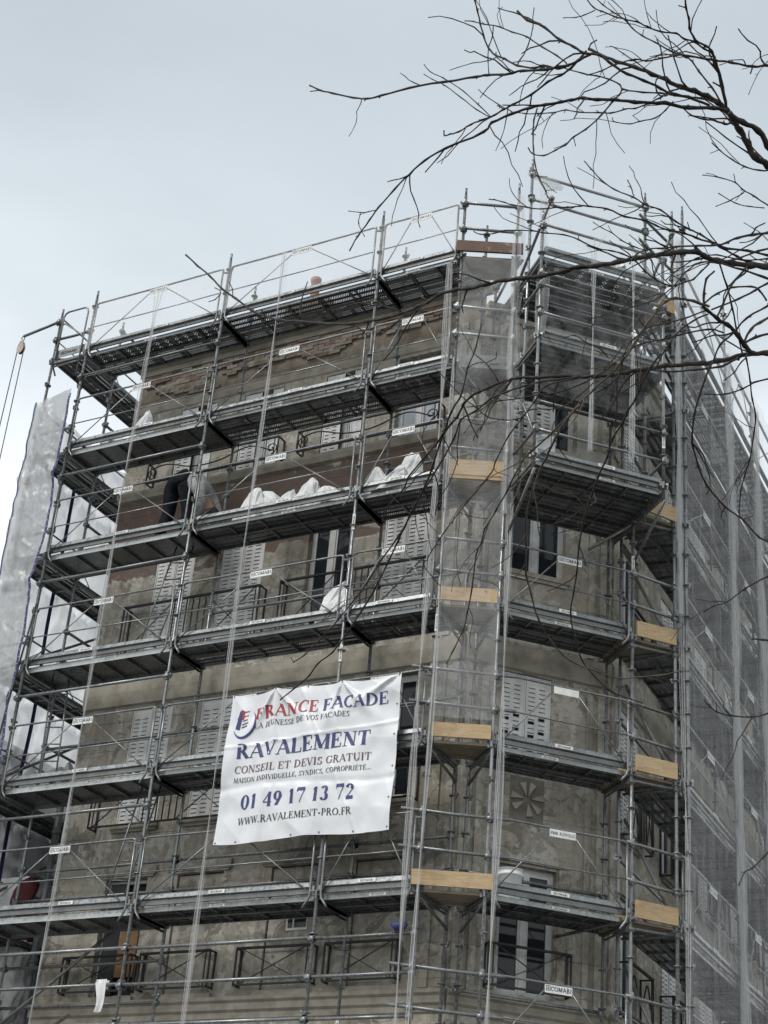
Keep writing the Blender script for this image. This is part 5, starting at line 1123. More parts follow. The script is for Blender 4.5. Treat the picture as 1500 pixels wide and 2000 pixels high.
# ------------------------------------------------------------------ bare tree beside the camera
BRANCHES=[
(0,'12.585,-11.795,-0.432,15.9 12.536,-11.888,-0.391,15.0 12.485,-11.973,-0.367,14.2 12.442,-12.040,-0.350,13.6 12.419,-12.086,-0.299,13.1 12.396,-12.131,-0.246,12.5 12.376,-12.168,-0.203,12.1 12.357,-12.203,-0.160,11.7 12.320,-12.246,-0.134,11.2 12.281,-12.285,-0.113,10.7 12.231,-12.328,-0.094,10.2 12.178,-12.363,-0.082,9.7 12.114,-12.404,-0.044,9.1 12.058,-12.432,-0.014,8.6 11.977,-12.464,0.039,7.9 11.891,-12.485,0.087,7.3 11.815,-12.499,0.146,6.7 11.749,-12.509,0.207,6.2'),
(0,'12.588,-11.804,-0.407,13.4 12.546,-11.918,-0.353,12.8 12.504,-12.027,-0.296,12.1 12.476,-12.100,-0.248,11.7 12.425,-12.181,-0.242,11.2 12.383,-12.248,-0.224,10.8'),
(0,'12.374,-12.262,-0.216,8.4 12.329,-12.319,-0.232,8.2 12.233,-12.417,-0.280,7.8 12.146,-12.497,-0.290,7.5 12.021,-12.578,-0.307,7.1 11.934,-12.620,-0.295,6.8 11.853,-12.646,-0.288,6.6 11.792,-12.661,-0.265,6.5 11.730,-12.669,-0.263,6.3 11.678,-12.674,-0.264,6.2 11.599,-12.676,-0.254,6.0 11.516,-12.674,-0.238,5.9 11.417,-12.665,-0.235,5.7 11.300,-12.651,-0.241,5.4 11.259,-12.649,-0.285,5.3 11.025,-12.606,-0.275,4.8 10.898,-12.580,-0.289,4.6 10.808,-12.568,-0.340,4.3 10.720,-12.558,-0.404,4.0 10.636,-12.555,-0.491,3.7 10.591,-12.557,-0.561,3.5 10.534,-12.559,-0.644,3.3 10.498,-12.568,-0.737,3.0'),
(0,'10.516,-12.383,-0.340,2.5 10.457,-12.372,-0.327,2.3 10.409,-12.361,-0.308,2.2 10.312,-12.338,-0.250,1.9'),
(0,'10.398,-12.344,-0.291,2.3 10.396,-12.356,-0.369,2.1 10.435,-12.380,-0.449,2.0 10.472,-12.401,-0.516,1.9'),
(0,'12.309,-12.335,-0.222,6.0 12.240,-12.435,-0.233,5.8 12.176,-12.508,-0.246,5.7 12.140,-12.550,-0.236,5.6 12.079,-12.611,-0.218,5.5 12.014,-12.663,-0.197,5.4 11.943,-12.717,-0.145,5.3 11.907,-12.744,-0.109,5.2 11.832,-12.770,-0.090,5.2 11.788,-12.792,-0.047,5.1 11.733,-12.810,-0.008,5.1 11.655,-12.847,0.083,5.0 11.570,-12.863,0.144,4.9 11.523,-12.886,0.204,4.8'),
(0,'11.828,-12.633,0.038,6.0 11.754,-12.646,0.004,5.9 11.703,-12.653,-0.016,5.8 11.652,-12.661,-0.011,5.7 11.587,-12.667,-0.011,5.6 11.464,-12.673,0.023,5.5 11.407,-12.671,0.030,5.4 11.349,-12.668,0.044,5.3 11.259,-12.661,0.081,5.2 11.198,-12.653,0.100,5.2 10.989,-12.621,0.172,5.0 10.767,-12.579,0.249,4.7 10.572,-12.539,0.304,4.6 10.464,-12.518,0.336,4.5 10.371,-12.503,0.390,4.4 10.223,-12.487,0.492,4.3 10.130,-12.481,0.555,4.2 10.058,-12.482,0.615,4.1'),
(0,'11.690,-12.622,0.016,4.8 11.635,-12.620,0.018,4.7 11.551,-12.621,0.070,4.6 11.507,-12.616,0.075,4.6 11.402,-12.607,0.140,4.4 11.326,-12.603,0.218,4.3 11.273,-12.598,0.268,4.2 11.233,-12.600,0.327,4.2 11.207,-12.617,0.411,4.0 11.194,-12.642,0.485,3.9 11.187,-12.671,0.551,3.8 11.185,-12.699,0.598,3.7 11.192,-12.731,0.638,3.6'),
(0,'11.682,-12.624,0.031,3.6 11.622,-12.616,0.116,3.5 11.531,-12.601,0.221,3.4 11.442,-12.586,0.339,3.2 11.341,-12.562,0.435,3.1 11.255,-12.542,0.527,3.0 11.146,-12.510,0.618,2.8 11.073,-12.490,0.685,2.7 11.008,-12.469,0.735,2.7'),
(0,'11.261,-12.624,0.456,2.8 11.245,-12.592,0.412,2.7 11.213,-12.564,0.386,2.6 11.196,-12.534,0.329,2.4 11.194,-12.508,0.247,2.3'),
(0,'11.790,-12.638,0.058,5.4 11.695,-12.602,0.015,5.1 11.634,-12.586,0.005,5.0 11.557,-12.566,0.007,4.8 11.456,-12.535,-0.011,4.6 11.332,-12.499,-0.006,4.3 11.282,-12.483,-0.003,4.2 11.215,-12.461,-0.001,4.0 11.128,-12.433,0.019,3.9 11.057,-12.409,0.036,3.8 10.967,-12.377,0.042,3.6 10.911,-12.357,0.064,3.5 10.866,-12.340,0.083,3.4 10.856,-12.332,0.128,3.3'),
(0,'11.243,-12.543,-0.097,2.7 11.161,-12.535,0.025,2.6 11.060,-12.525,0.165,2.4 10.942,-12.513,0.302,2.3 10.838,-12.501,0.406,2.2 10.798,-12.504,0.470,2.1'),
(0,'11.226,-12.539,-0.081,2.7 11.137,-12.515,0.023,2.6 11.026,-12.485,0.169,2.5 10.914,-12.457,0.314,2.3 10.819,-12.434,0.416,2.2 10.754,-12.420,0.490,2.1'),
(0,'11.369,-12.569,-0.123,2.7 11.291,-12.561,-0.044,2.4 11.195,-12.551,0.069,2.1 11.162,-12.548,0.118,2.0'),
(0,'12.688,-12.084,0.104,6.2 12.633,-12.163,0.062,5.9 12.567,-12.248,0.012,5.6 12.520,-12.305,-0.027,5.3 12.449,-12.406,-0.064,4.9 12.377,-12.496,-0.099,4.6 12.294,-12.590,-0.125,4.2 12.256,-12.627,-0.136,4.0 12.184,-12.675,-0.175,3.7 12.126,-12.710,-0.200,3.5 12.081,-12.741,-0.200,3.3 11.993,-12.777,-0.234,3.0 11.936,-12.794,-0.263,2.8 11.867,-12.813,-0.282,2.5'),
(0,'12.373,-12.272,-0.201,6.6 12.381,-12.342,-0.139,6.2 12.381,-12.395,-0.103,5.9 12.381,-12.455,-0.067,5.5 12.378,-12.498,-0.046,5.3 12.364,-12.533,-0.039,5.1 12.329,-12.592,-0.038,4.8 12.320,-12.649,-0.011,4.6 12.330,-12.690,0.013,4.3 12.333,-12.736,0.035,4.1 12.353,-12.800,0.066,3.8'),
(0,'12.372,-12.270,-0.206,4.8 12.374,-12.351,-0.128,4.5 12.377,-12.457,-0.041,4.2 12.346,-12.514,-0.031,4.1 12.313,-12.567,-0.022,3.9 12.276,-12.608,-0.022,3.8 12.250,-12.644,-0.012,3.7 12.190,-12.689,-0.019,3.5 12.141,-12.732,-0.006,3.4 12.102,-12.765,0.009,3.2 12.053,-12.793,0.020,3.1 12.006,-12.818,0.035,3.0 11.953,-12.848,0.063,2.8 11.920,-12.866,0.083,2.8 11.890,-12.903,0.128,2.6'),
(0,'11.863,-12.714,0.233,2.7 11.793,-12.690,0.249,2.4 11.747,-12.677,0.267,2.2 11.670,-12.659,0.311,2.0'),
(0,'12.359,-12.291,-0.196,4.1 12.324,-12.337,-0.114,3.9 12.277,-12.386,-0.039,3.7 12.253,-12.413,0.013,3.6 12.228,-12.430,0.034,3.5 12.162,-12.463,0.071,3.4 12.094,-12.494,0.127,3.2 12.035,-12.515,0.176,3.1 11.989,-12.533,0.229,3.0 11.955,-12.551,0.285,2.9 11.905,-12.565,0.338,2.7 11.850,-12.579,0.400,2.6 11.806,-12.596,0.466,2.5'),
(0,'12.206,-12.447,-0.172,3.6 12.159,-12.460,-0.185,3.5 12.110,-12.466,-0.212,3.4 12.036,-12.478,-0.244,3.3 11.987,-12.485,-0.255,3.2 11.937,-12.493,-0.248,3.1 11.873,-12.498,-0.252,3.1 11.808,-12.502,-0.231,3.0 11.698,-12.498,-0.185,2.9 11.626,-12.491,-0.140,2.8 11.552,-12.479,-0.120,2.7 11.459,-12.460,-0.077,2.6 11.378,-12.440,-0.032,2.5 11.311,-12.421,0.022,2.5'),
(0,'12.168,-12.450,-0.246,3.1 12.130,-12.451,-0.288,2.9 12.081,-12.459,-0.326,2.7 12.010,-12.478,-0.339,2.5 11.962,-12.488,-0.346,2.4 11.888,-12.500,-0.317,2.2 11.877,-12.500,-0.287,2.1'),
(0,'11.951,-12.566,-0.190,3.8 11.940,-12.570,-0.222,3.7 11.907,-12.585,-0.272,3.6 11.864,-12.606,-0.355,3.5 11.800,-12.638,-0.446,3.3 11.745,-12.661,-0.497,3.2 11.714,-12.677,-0.546,3.1 11.669,-12.692,-0.575,3.0 11.616,-12.707,-0.603,2.9 11.559,-12.711,-0.575,2.8 11.535,-12.710,-0.528,2.8'),
(0,'11.519,-12.591,-0.175,3.6 11.505,-12.597,-0.252,3.4 11.508,-12.608,-0.345,3.3 11.523,-12.627,-0.462,3.1 11.545,-12.649,-0.583,2.9 11.576,-12.669,-0.688,2.7 11.627,-12.692,-0.806,2.5 11.643,-12.703,-0.859,2.4 11.698,-12.717,-0.948,2.2'),
(0,'12.340,-12.312,-0.197,4.3 12.281,-12.365,-0.194,4.2 12.197,-12.422,-0.199,4.0 12.111,-12.470,-0.189,3.8 12.032,-12.502,-0.181,3.6 11.945,-12.529,-0.155,3.4 11.926,-12.537,-0.122,3.4 11.877,-12.549,-0.081,3.3 11.814,-12.558,-0.042,3.2 11.747,-12.562,-0.006,3.1 11.636,-12.562,0.076,2.9'),
(0,'12.386,-12.222,-0.268,5.0 12.355,-12.245,-0.283,4.7 12.316,-12.282,-0.277,4.2 12.275,-12.313,-0.282,3.8 12.224,-12.352,-0.271,3.3 12.194,-12.376,-0.238,2.9'),
(0,'12.095,-12.532,-0.115,3.1 12.013,-12.559,-0.024,2.6 11.959,-12.571,0.035,2.3 11.914,-12.580,0.086,2.0 11.893,-12.581,0.103,1.9'),
(0,'11.804,-12.641,0.067,3.0 11.818,-12.642,0.095,3.0 11.845,-12.638,0.111,3.0'),
(0,'12.600,-11.834,-0.327,4.2 12.532,-11.964,-0.408,3.7 12.469,-12.086,-0.486,3.3 12.428,-12.176,-0.519,3.1 12.392,-12.261,-0.533,2.8 12.357,-12.348,-0.531,2.5 12.337,-12.400,-0.520,2.3'),
(0,'12.664,-12.174,0.135,1.7 12.578,-12.233,0.095,1.5 12.532,-12.252,0.065,1.4 12.493,-12.255,0.027,1.3 12.460,-12.274,0.007,1.2'),
(0,'12.670,-12.191,0.151,1.7 12.569,-12.205,0.077,1.5 12.514,-12.199,0.018,1.4 12.458,-12.174,-0.073,1.2'),
(0,'12.567,-11.601,-0.761,13.3 12.476,-11.738,-0.823,12.8 12.423,-11.820,-0.866,12.4 12.363,-11.918,-0.906,12.0 12.304,-12.014,-0.945,11.7 12.254,-12.093,-0.977,11.4 12.213,-12.161,-0.981,11.1 12.189,-12.200,-0.980,10.9 12.136,-12.267,-1.010,10.7 12.091,-12.317,-1.041,10.4 12.027,-12.380,-1.083,10.1 11.970,-12.429,-1.113,9.8 11.901,-12.478,-1.151,9.5 11.819,-12.523,-1.180,9.2 11.744,-12.554,-1.189,9.0 11.676,-12.573,-1.209,8.8 11.580,-12.587,-1.213,8.5 11.483,-12.590,-1.202,8.3 11.382,-12.583,-1.183,8.1 11.282,-12.568,-1.168,7.9 11.176,-12.544,-1.144,7.7 11.096,-12.523,-1.119,7.6 10.998,-12.494,-1.096,7.4 10.916,-12.468,-1.102,7.3 10.847,-12.445,-1.099,7.1 10.759,-12.414,-1.085,7.0 10.630,-12.366,-1.050,6.8 10.495,-12.315,-1.002,6.6 10.375,-12.269,-0.956,6.5 10.166,-12.190,-0.849,6.3 9.948,-12.112,-0.727,6.0 9.770,-12.053,-0.630,5.8 9.632,-12.011,-0.541,5.6 9.489,-11.969,-0.429,5.5 9.336,-11.927,-0.276,5.3 9.211,-11.898,-0.158,5.1 9.079,-11.869,-0.007,4.8 8.951,-11.847,0.129,4.6 8.840,-11.834,0.248,4.4'),
(0,'9.494,-12.157,-0.475,2.7 9.475,-12.148,-0.404,2.5 9.438,-12.137,-0.340,2.4'),
(0,'9.390,-12.136,-0.397,2.7 9.359,-12.142,-0.439,2.4 9.318,-12.142,-0.442,2.2'),
(0,'9.377,-12.132,-0.373,2.4 9.332,-12.125,-0.338,2.4'),
(0,'12.580,-11.711,-0.576,6.7 12.513,-11.847,-0.678,6.2 12.464,-11.947,-0.762,5.8 12.418,-12.050,-0.833,5.4 12.372,-12.149,-0.913,5.0 12.342,-12.213,-0.975,4.8 12.312,-12.277,-1.030,4.5 12.263,-12.390,-1.100,4.1 12.200,-12.526,-1.186,3.7 12.158,-12.609,-1.242,3.3 12.122,-12.675,-1.285,3.1 12.093,-12.724,-1.334,2.9 12.079,-12.749,-1.376,2.7 12.072,-12.763,-1.412,2.6'),
(0,'12.531,-11.659,-0.792,5.4 12.455,-11.752,-0.821,5.1 12.344,-11.894,-0.858,4.7 12.309,-11.943,-0.853,4.5 12.251,-12.021,-0.838,4.3 12.179,-12.103,-0.800,4.0 12.139,-12.142,-0.785,3.8 12.085,-12.186,-0.752,3.7 12.023,-12.226,-0.694,3.4 11.957,-12.259,-0.666,3.2 11.903,-12.276,-0.615,3.1 11.812,-12.296,-0.553,2.9 11.745,-12.298,-0.475,2.7 11.686,-12.290,-0.378,2.5 11.646,-12.283,-0.309,2.4'),
(0,'11.998,-12.521,-0.827,2.5 11.981,-12.517,-0.764,2.4 11.965,-12.516,-0.717,2.3'),
(0,'12.555,-11.646,-0.743,5.4 12.485,-11.765,-0.792,5.2 12.435,-11.857,-0.822,5.0 12.370,-11.977,-0.864,4.8 12.304,-12.090,-0.911,4.6 12.265,-12.162,-0.921,4.4 12.208,-12.254,-0.940,4.2 12.166,-12.316,-0.943,4.1 12.123,-12.370,-0.955,4.0 12.070,-12.431,-0.954,3.8 12.033,-12.467,-0.939,3.7 11.955,-12.527,-0.936,3.6 11.882,-12.566,-0.900,3.4 11.805,-12.596,-0.883,3.3 11.770,-12.605,-0.877,3.2 11.712,-12.619,-0.878,3.1 11.650,-12.627,-0.865,3.0 11.587,-12.632,-0.858,2.9 11.505,-12.628,-0.820,2.8 11.418,-12.616,-0.767,2.7 11.371,-12.605,-0.729,2.7 11.308,-12.590,-0.682,2.6 11.276,-12.582,-0.663,2.6'),
(0,'12.241,-12.174,-1.042,3.9 12.215,-12.210,-1.105,3.8 12.189,-12.244,-1.166,3.7 12.165,-12.284,-1.202,3.6 12.131,-12.341,-1.254,3.5 12.104,-12.391,-1.276,3.4 12.077,-12.451,-1.279,3.3 12.049,-12.509,-1.268,3.3 12.021,-12.565,-1.236,3.2 11.980,-12.619,-1.226,3.1 11.946,-12.655,-1.227,3.0 11.891,-12.703,-1.231,2.9 11.822,-12.747,-1.193,2.8 11.758,-12.773,-1.165,2.7 11.668,-12.799,-1.147,2.6 11.632,-12.803,-1.128,2.5 11.545,-12.810,-1.104,2.4 11.480,-12.810,-1.084,2.4 11.430,-12.811,-1.087,2.3 11.361,-12.805,-1.068,2.3 11.314,-12.794,-1.028,2.2'),
(0,'12.046,-12.466,-1.121,2.7 11.995,-12.496,-1.104,2.5 11.942,-12.520,-1.070,2.3 11.896,-12.532,-1.020,2.1 11.848,-12.541,-0.982,1.9 11.805,-12.543,-0.938,1.8'),
(0,'12.462,-11.373,-1.124,12.1 12.393,-11.493,-1.153,11.6 12.338,-11.573,-1.190,11.2 12.281,-11.659,-1.230,10.8 12.227,-11.718,-1.278,10.4 12.155,-11.810,-1.339,9.9 12.100,-11.878,-1.383,9.6 12.048,-11.949,-1.422,9.2 11.979,-12.039,-1.469,8.8 11.905,-12.112,-1.517,8.3 11.839,-12.172,-1.553,8.0 11.780,-12.215,-1.580,7.7 11.721,-12.257,-1.600,7.4 11.651,-12.302,-1.614,7.0 11.579,-12.342,-1.616,6.7 11.475,-12.370,-1.617,6.3 11.378,-12.384,-1.605,6.0 11.309,-12.377,-1.603,5.8 11.220,-12.356,-1.604,5.5 11.158,-12.338,-1.602,5.4 11.108,-12.316,-1.605,5.2 11.052,-12.282,-1.615,5.0 10.993,-12.224,-1.640,4.8 10.941,-12.190,-1.646,4.7 10.861,-12.121,-1.662,4.4 10.692,-11.986,-1.680,4.0 10.543,-11.863,-1.689,3.6 10.489,-11.795,-1.702,3.4 10.349,-11.682,-1.706,3.1 10.234,-11.555,-1.723,2.8'),
(0,'12.242,-11.768,-1.320,5.2 12.184,-11.826,-1.386,4.8 12.100,-11.955,-1.467,4.3 12.019,-12.084,-1.539,3.7 11.959,-12.193,-1.581,3.3'),
(0,'11.726,-12.479,-1.742,3.8 11.653,-12.512,-1.756,3.8 11.576,-12.535,-1.765,3.7 11.479,-12.541,-1.773,3.6 11.401,-12.534,-1.778,3.6 11.315,-12.515,-1.782,3.6 11.200,-12.460,-1.798,3.5 11.117,-12.424,-1.800,3.5 11.041,-12.332,-1.834,3.5 10.865,-12.157,-1.869,3.4 10.700,-11.991,-1.890,3.4 10.556,-11.838,-1.908,3.3 10.412,-11.688,-1.923,3.3 10.241,-11.532,-1.937,3.3 10.070,-11.366,-1.959,3.3 9.909,-11.224,-1.981,3.2 9.722,-11.075,-2.009,3.2 9.541,-10.945,-2.043,3.1 9.367,-10.838,-2.078,3.1 9.277,-10.799,-2.091,3.0'),
(0,'9.428,-11.030,-2.209,2.1 9.422,-11.052,-2.186,1.6'),
(0,'11.188,-12.575,-1.775,4.1 11.116,-12.527,-1.824,4.1 11.066,-12.471,-1.872,4.0 11.019,-12.427,-1.900,4.0 10.918,-12.305,-1.962,3.9 10.825,-12.202,-1.999,3.9 10.737,-12.118,-2.022,3.9 10.618,-11.991,-2.056,3.8 10.540,-11.907,-2.077,3.8 10.413,-11.771,-2.112,3.8 10.248,-11.603,-2.160,3.8 10.134,-11.499,-2.194,3.7 9.972,-11.364,-2.246,3.7 9.823,-11.258,-2.299,3.6 9.700,-11.205,-2.332,3.6 9.620,-11.154,-2.370,3.5 9.515,-11.112,-2.409,3.5 9.400,-11.077,-2.454,3.4'),
(0,'12.294,-11.701,-1.260,10.5 12.281,-11.766,-1.254,9.9 12.268,-11.843,-1.242,9.2 12.246,-11.931,-1.234,8.4 12.221,-12.008,-1.235,7.7 12.195,-12.082,-1.233,7.1 12.185,-12.112,-1.230,6.8'),
(0,'12.197,-12.116,-1.247,5.6 12.201,-12.133,-1.181,5.0 12.214,-12.130,-1.093,4.2 12.239,-12.089,-1.027,3.7'),
(1,'12.212,-12.095,-1.226,5.7 12.168,-12.185,-1.245,5.5 12.113,-12.276,-1.278,5.3 12.077,-12.316,-1.315,5.2 12.047,-12.333,-1.362,5.1 12.003,-12.348,-1.431,5.0 11.941,-12.344,-1.526,4.8 11.877,-12.337,-1.603,4.7 11.839,-12.332,-1.642,4.6 11.731,-12.328,-1.724,4.4 11.666,-12.312,-1.766,4.3 11.514,-12.245,-1.840,4.1 11.376,-12.179,-1.883,3.9 11.306,-12.136,-1.901,3.9 11.167,-11.981,-1.936,3.7 11.028,-11.829,-1.963,3.6 10.922,-11.716,-1.980,3.6 10.855,-11.614,-1.995,3.5 10.787,-11.528,-2.008,3.4 10.640,-11.260,-2.053,3.3 10.521,-11.067,-2.096,3.2 10.448,-10.956,-2.127,3.1 10.326,-10.824,-2.174,3.0 10.246,-10.739,-2.210,2.9'),
(0,'11.776,-12.439,-1.721,3.2 11.684,-12.498,-1.760,3.1 11.593,-12.532,-1.789,3.0 11.532,-12.501,-1.829,2.9 11.452,-12.452,-1.872,2.8 11.344,-12.378,-1.915,2.7 11.224,-12.256,-1.959,2.6 11.180,-12.200,-1.974,2.5 10.981,-12.039,-2.007,2.4 10.762,-11.845,-2.037,2.3 10.603,-11.689,-2.061,2.2 10.565,-11.653,-2.066,2.1 10.454,-11.673,-2.048,2.0 10.353,-11.681,-2.029,1.9'),
(0,'10.569,-11.660,-2.070,2.4 10.543,-11.625,-2.078,2.3 10.550,-11.536,-2.103,2.1 10.561,-11.466,-2.123,1.9'),
(0,'10.540,-11.620,-2.078,2.2 10.462,-11.600,-2.073,1.7'),
(1,'11.687,-12.362,-1.810,4.5 11.626,-12.350,-1.857,4.4 11.538,-12.291,-1.918,4.3 11.461,-12.213,-1.964,4.2 11.399,-12.150,-1.994,4.2 11.315,-12.036,-2.032,4.1 11.219,-11.885,-2.070,4.0 11.157,-11.731,-2.099,4.0 11.057,-11.498,-2.147,3.9 11.013,-11.330,-2.181,3.8 10.972,-11.139,-2.229,3.7 10.972,-10.967,-2.276,3.6 11.015,-10.802,-2.323,3.5 11.116,-10.670,-2.343,3.4 11.200,-10.576,-2.353,3.2 11.282,-10.525,-2.337,3.1 11.388,-10.461,-2.313,3.0 11.482,-10.413,-2.282,2.9 11.518,-10.387,-2.276,2.8'),
(0,'12.019,-12.223,-1.524,4.6 11.964,-12.208,-1.586,4.5 11.908,-12.175,-1.642,4.4 11.863,-12.127,-1.681,4.3 11.818,-12.101,-1.714,4.3 11.773,-12.048,-1.743,4.2 11.700,-11.994,-1.783,4.1 11.628,-11.881,-1.814,4.1 11.547,-11.786,-1.844,4.0 11.456,-11.647,-1.872,3.9 11.359,-11.500,-1.898,3.9 11.251,-11.293,-1.925,3.8 11.148,-11.071,-1.957,3.7 11.077,-10.931,-1.984,3.7 10.993,-10.768,-2.024,3.6 10.938,-10.580,-2.069,3.5 10.905,-10.392,-2.125,3.4 10.919,-10.264,-2.161,3.3 10.960,-10.118,-2.203,3.2 11.027,-10.011,-2.217,3.1 11.090,-9.927,-2.223,3.0'),
(0,'11.860,-12.355,-1.675,2.6 11.810,-12.223,-1.758,2.4 11.781,-12.158,-1.790,2.4 11.730,-12.098,-1.829,2.3 11.693,-12.012,-1.856,2.2'),
(0,'11.527,-12.266,-1.902,2.4 11.526,-12.195,-1.924,2.1 11.538,-12.100,-1.942,1.8'),
(0,'11.495,-11.744,-1.931,2.7 11.416,-11.703,-1.971,2.5 11.338,-11.706,-2.006,2.2 11.267,-11.727,-2.034,2.0 11.227,-11.758,-2.049,1.8'),
(0,'12.274,-12.119,-1.013,3.9 12.275,-12.012,-1.073,3.8 12.268,-11.915,-1.125,3.7 12.251,-11.784,-1.184,3.6 12.236,-11.659,-1.220,3.5 12.241,-11.608,-1.218,3.5 12.213,-11.463,-1.257,3.4 12.187,-11.344,-1.284,3.3 12.166,-11.218,-1.302,3.3 12.117,-11.097,-1.337,3.2 12.051,-10.945,-1.379,3.1 11.994,-10.851,-1.411,3.0 11.926,-10.717,-1.447,2.9 11.866,-10.546,-1.478,2.9'),
(0,'12.066,-11.097,-1.555,2.2 12.033,-11.121,-1.591,2.0'),
(0,'12.164,-11.898,-1.403,4.6 12.154,-11.906,-1.426,4.5 12.094,-11.889,-1.562,4.3 12.047,-11.842,-1.652,4.2 12.005,-11.742,-1.724,4.1 11.984,-11.593,-1.767,4.0 11.977,-11.443,-1.793,4.0 12.000,-11.236,-1.808,3.9 12.044,-11.085,-1.811,3.8 12.077,-10.919,-1.835,3.8 12.137,-10.836,-1.834,3.7'),
(0,'12.134,-10.268,-1.628,4.7 11.989,-10.264,-1.695,4.3 11.934,-10.271,-1.720,4.1 11.807,-10.282,-1.782,3.7 11.702,-10.272,-1.842,3.3 11.640,-10.303,-1.868,3.1 11.582,-10.305,-1.900,2.9'),
(0,'11.950,-9.697,-2.197,4.6 11.823,-9.765,-2.270,4.3 11.772,-9.795,-2.316,4.1 11.700,-9.846,-2.348,3.9 11.608,-9.923,-2.361,3.6 11.543,-9.989,-2.355,3.4 11.514,-10.033,-2.333,3.3 11.496,-10.073,-2.310,3.2'),
(0,'11.998,-9.828,-1.937,6.1 11.877,-9.909,-1.942,5.3 11.806,-9.964,-1.950,4.9 11.758,-10.007,-1.955,4.6'),
(0,'11.939,-9.874,-2.936,5.5 11.863,-10.011,-3.112,4.6 11.819,-10.103,-3.219,4.0 11.775,-10.187,-3.308,3.5 11.745,-10.219,-3.337,3.3 11.735,-10.295,-3.424,3.0'),
(0,'12.196,-12.107,-1.256,3.6 12.125,-12.221,-1.360,3.3 12.062,-12.323,-1.439,3.0 12.015,-12.395,-1.494,2.8 11.972,-12.429,-1.561,2.6 11.929,-12.462,-1.619,2.4 11.885,-12.472,-1.685,2.3 11.849,-12.483,-1.730,2.1'),
(0,'12.199,-12.130,-1.231,3.8 12.238,-12.054,-1.131,3.9 12.282,-11.952,-1.040,3.9 12.334,-11.813,-0.952,4.0 12.354,-11.742,-0.930,4.0 12.363,-11.653,-0.934,4.1'),
(0,'12.217,-12.072,-1.232,3.8 12.313,-11.978,-1.135,4.1 12.382,-11.915,-1.057,4.3 12.433,-11.870,-0.999,4.5 12.514,-11.793,-0.913,4.7'),
(0,'12.164,-11.898,-1.403,3.6 12.210,-11.926,-1.333,3.8 12.258,-11.894,-1.266,4.0 12.325,-11.860,-1.164,4.2 12.403,-11.777,-1.060,4.5 12.483,-11.691,-0.956,4.8'),
(1,'12.275,-11.789,-1.261,5.2 12.325,-11.805,-1.195,5.4 12.361,-11.786,-1.154,5.6 12.438,-11.724,-1.073,5.9'),
(0,'12.276,-11.790,-1.260,5.2 12.321,-11.728,-1.195,5.5 12.401,-11.600,-1.093,6.0'),
(0,'12.387,-11.394,-1.217,4.3 12.334,-11.483,-1.277,4.0 12.270,-11.591,-1.355,3.7 12.226,-11.642,-1.414,3.4 12.169,-11.733,-1.486,3.1 12.113,-11.871,-1.556,2.7'),
(0,'12.529,-11.805,-0.598,3.9 12.485,-11.914,-0.597,3.5 12.430,-12.042,-0.598,3.0 12.395,-12.116,-0.602,2.7 12.376,-12.160,-0.589,2.5 12.327,-12.244,-0.608,2.2 12.268,-12.332,-0.641,1.8'),
(0,'12.391,-12.079,-0.594,2.6 12.330,-12.132,-0.666,2.2 12.281,-12.178,-0.717,1.9'),
(0,'12.454,-11.954,-0.610,2.6 12.404,-12.045,-0.655,2.4 12.363,-12.125,-0.683,2.2 12.311,-12.230,-0.686,1.9'),
(0,'12.367,-12.130,-0.564,2.1 12.364,-12.148,-0.522,1.7'),
(0,'12.446,-11.886,-0.758,2.1 12.421,-11.926,-0.733,1.9 12.395,-11.963,-0.722,1.7 12.364,-12.004,-0.711,1.4'),
(0,'12.266,-12.135,-1.016,3.7 12.220,-12.244,-1.081,3.4 12.174,-12.331,-1.188,3.2 12.143,-12.384,-1.285,3.0 12.106,-12.446,-1.375,2.8 12.068,-12.514,-1.447,2.6 12.019,-12.600,-1.520,2.4 11.960,-12.694,-1.595,2.1 11.920,-12.747,-1.646,2.0 11.882,-12.797,-1.675,1.9'),
(0,'11.849,-12.572,-1.511,2.4 11.824,-12.592,-1.582,2.1 11.804,-12.600,-1.648,1.9 11.792,-12.596,-1.705,1.7'),
(0,'11.850,-12.445,-1.643,2.6 11.835,-12.512,-1.635,2.4 11.798,-12.584,-1.639,2.1 11.770,-12.637,-1.631,1.9 11.729,-12.670,-1.655,1.7'),
(0,'12.230,-11.941,-1.281,3.9 12.184,-12.027,-1.305,3.7 12.089,-12.139,-1.383,3.5 12.021,-12.206,-1.437,3.4 11.954,-12.269,-1.481,3.2 11.899,-12.298,-1.522,3.1 11.802,-12.303,-1.598,2.9 11.746,-12.307,-1.631,2.8 11.682,-12.313,-1.662,2.7 11.556,-12.332,-1.697,2.5 11.452,-12.352,-1.702,2.4 11.342,-12.355,-1.698,2.3 11.276,-12.353,-1.689,2.2 11.216,-12.339,-1.687,2.1 11.166,-12.316,-1.691,2.1 11.103,-12.295,-1.687,2.0'),
(0,'12.203,-12.082,-1.259,3.6 12.148,-12.143,-1.325,3.4 12.081,-12.188,-1.412,3.1 12.013,-12.185,-1.507,2.8 11.980,-12.161,-1.552,2.7'),
(0,'11.771,-12.407,-1.738,2.8 11.704,-12.423,-1.804,2.7 11.624,-12.446,-1.865,2.5 11.523,-12.532,-1.900,2.4 11.470,-12.523,-1.929,2.3 11.400,-12.556,-1.941,2.2 11.338,-12.601,-1.934,2.1 11.304,-12.657,-1.906,2.0 11.255,-12.703,-1.868,1.9 11.206,-12.750,-1.804,1.8 11.146,-12.775,-1.733,1.7'),
(0,'10.730,-12.190,-1.917,2.0 10.852,-12.290,-1.911,2.1 10.967,-12.392,-1.897,2.2 11.059,-12.473,-1.880,2.3 11.132,-12.557,-1.846,2.3 11.217,-12.629,-1.814,2.4 11.286,-12.713,-1.736,2.5 11.349,-12.765,-1.666,2.6 11.386,-12.800,-1.573,2.8'),
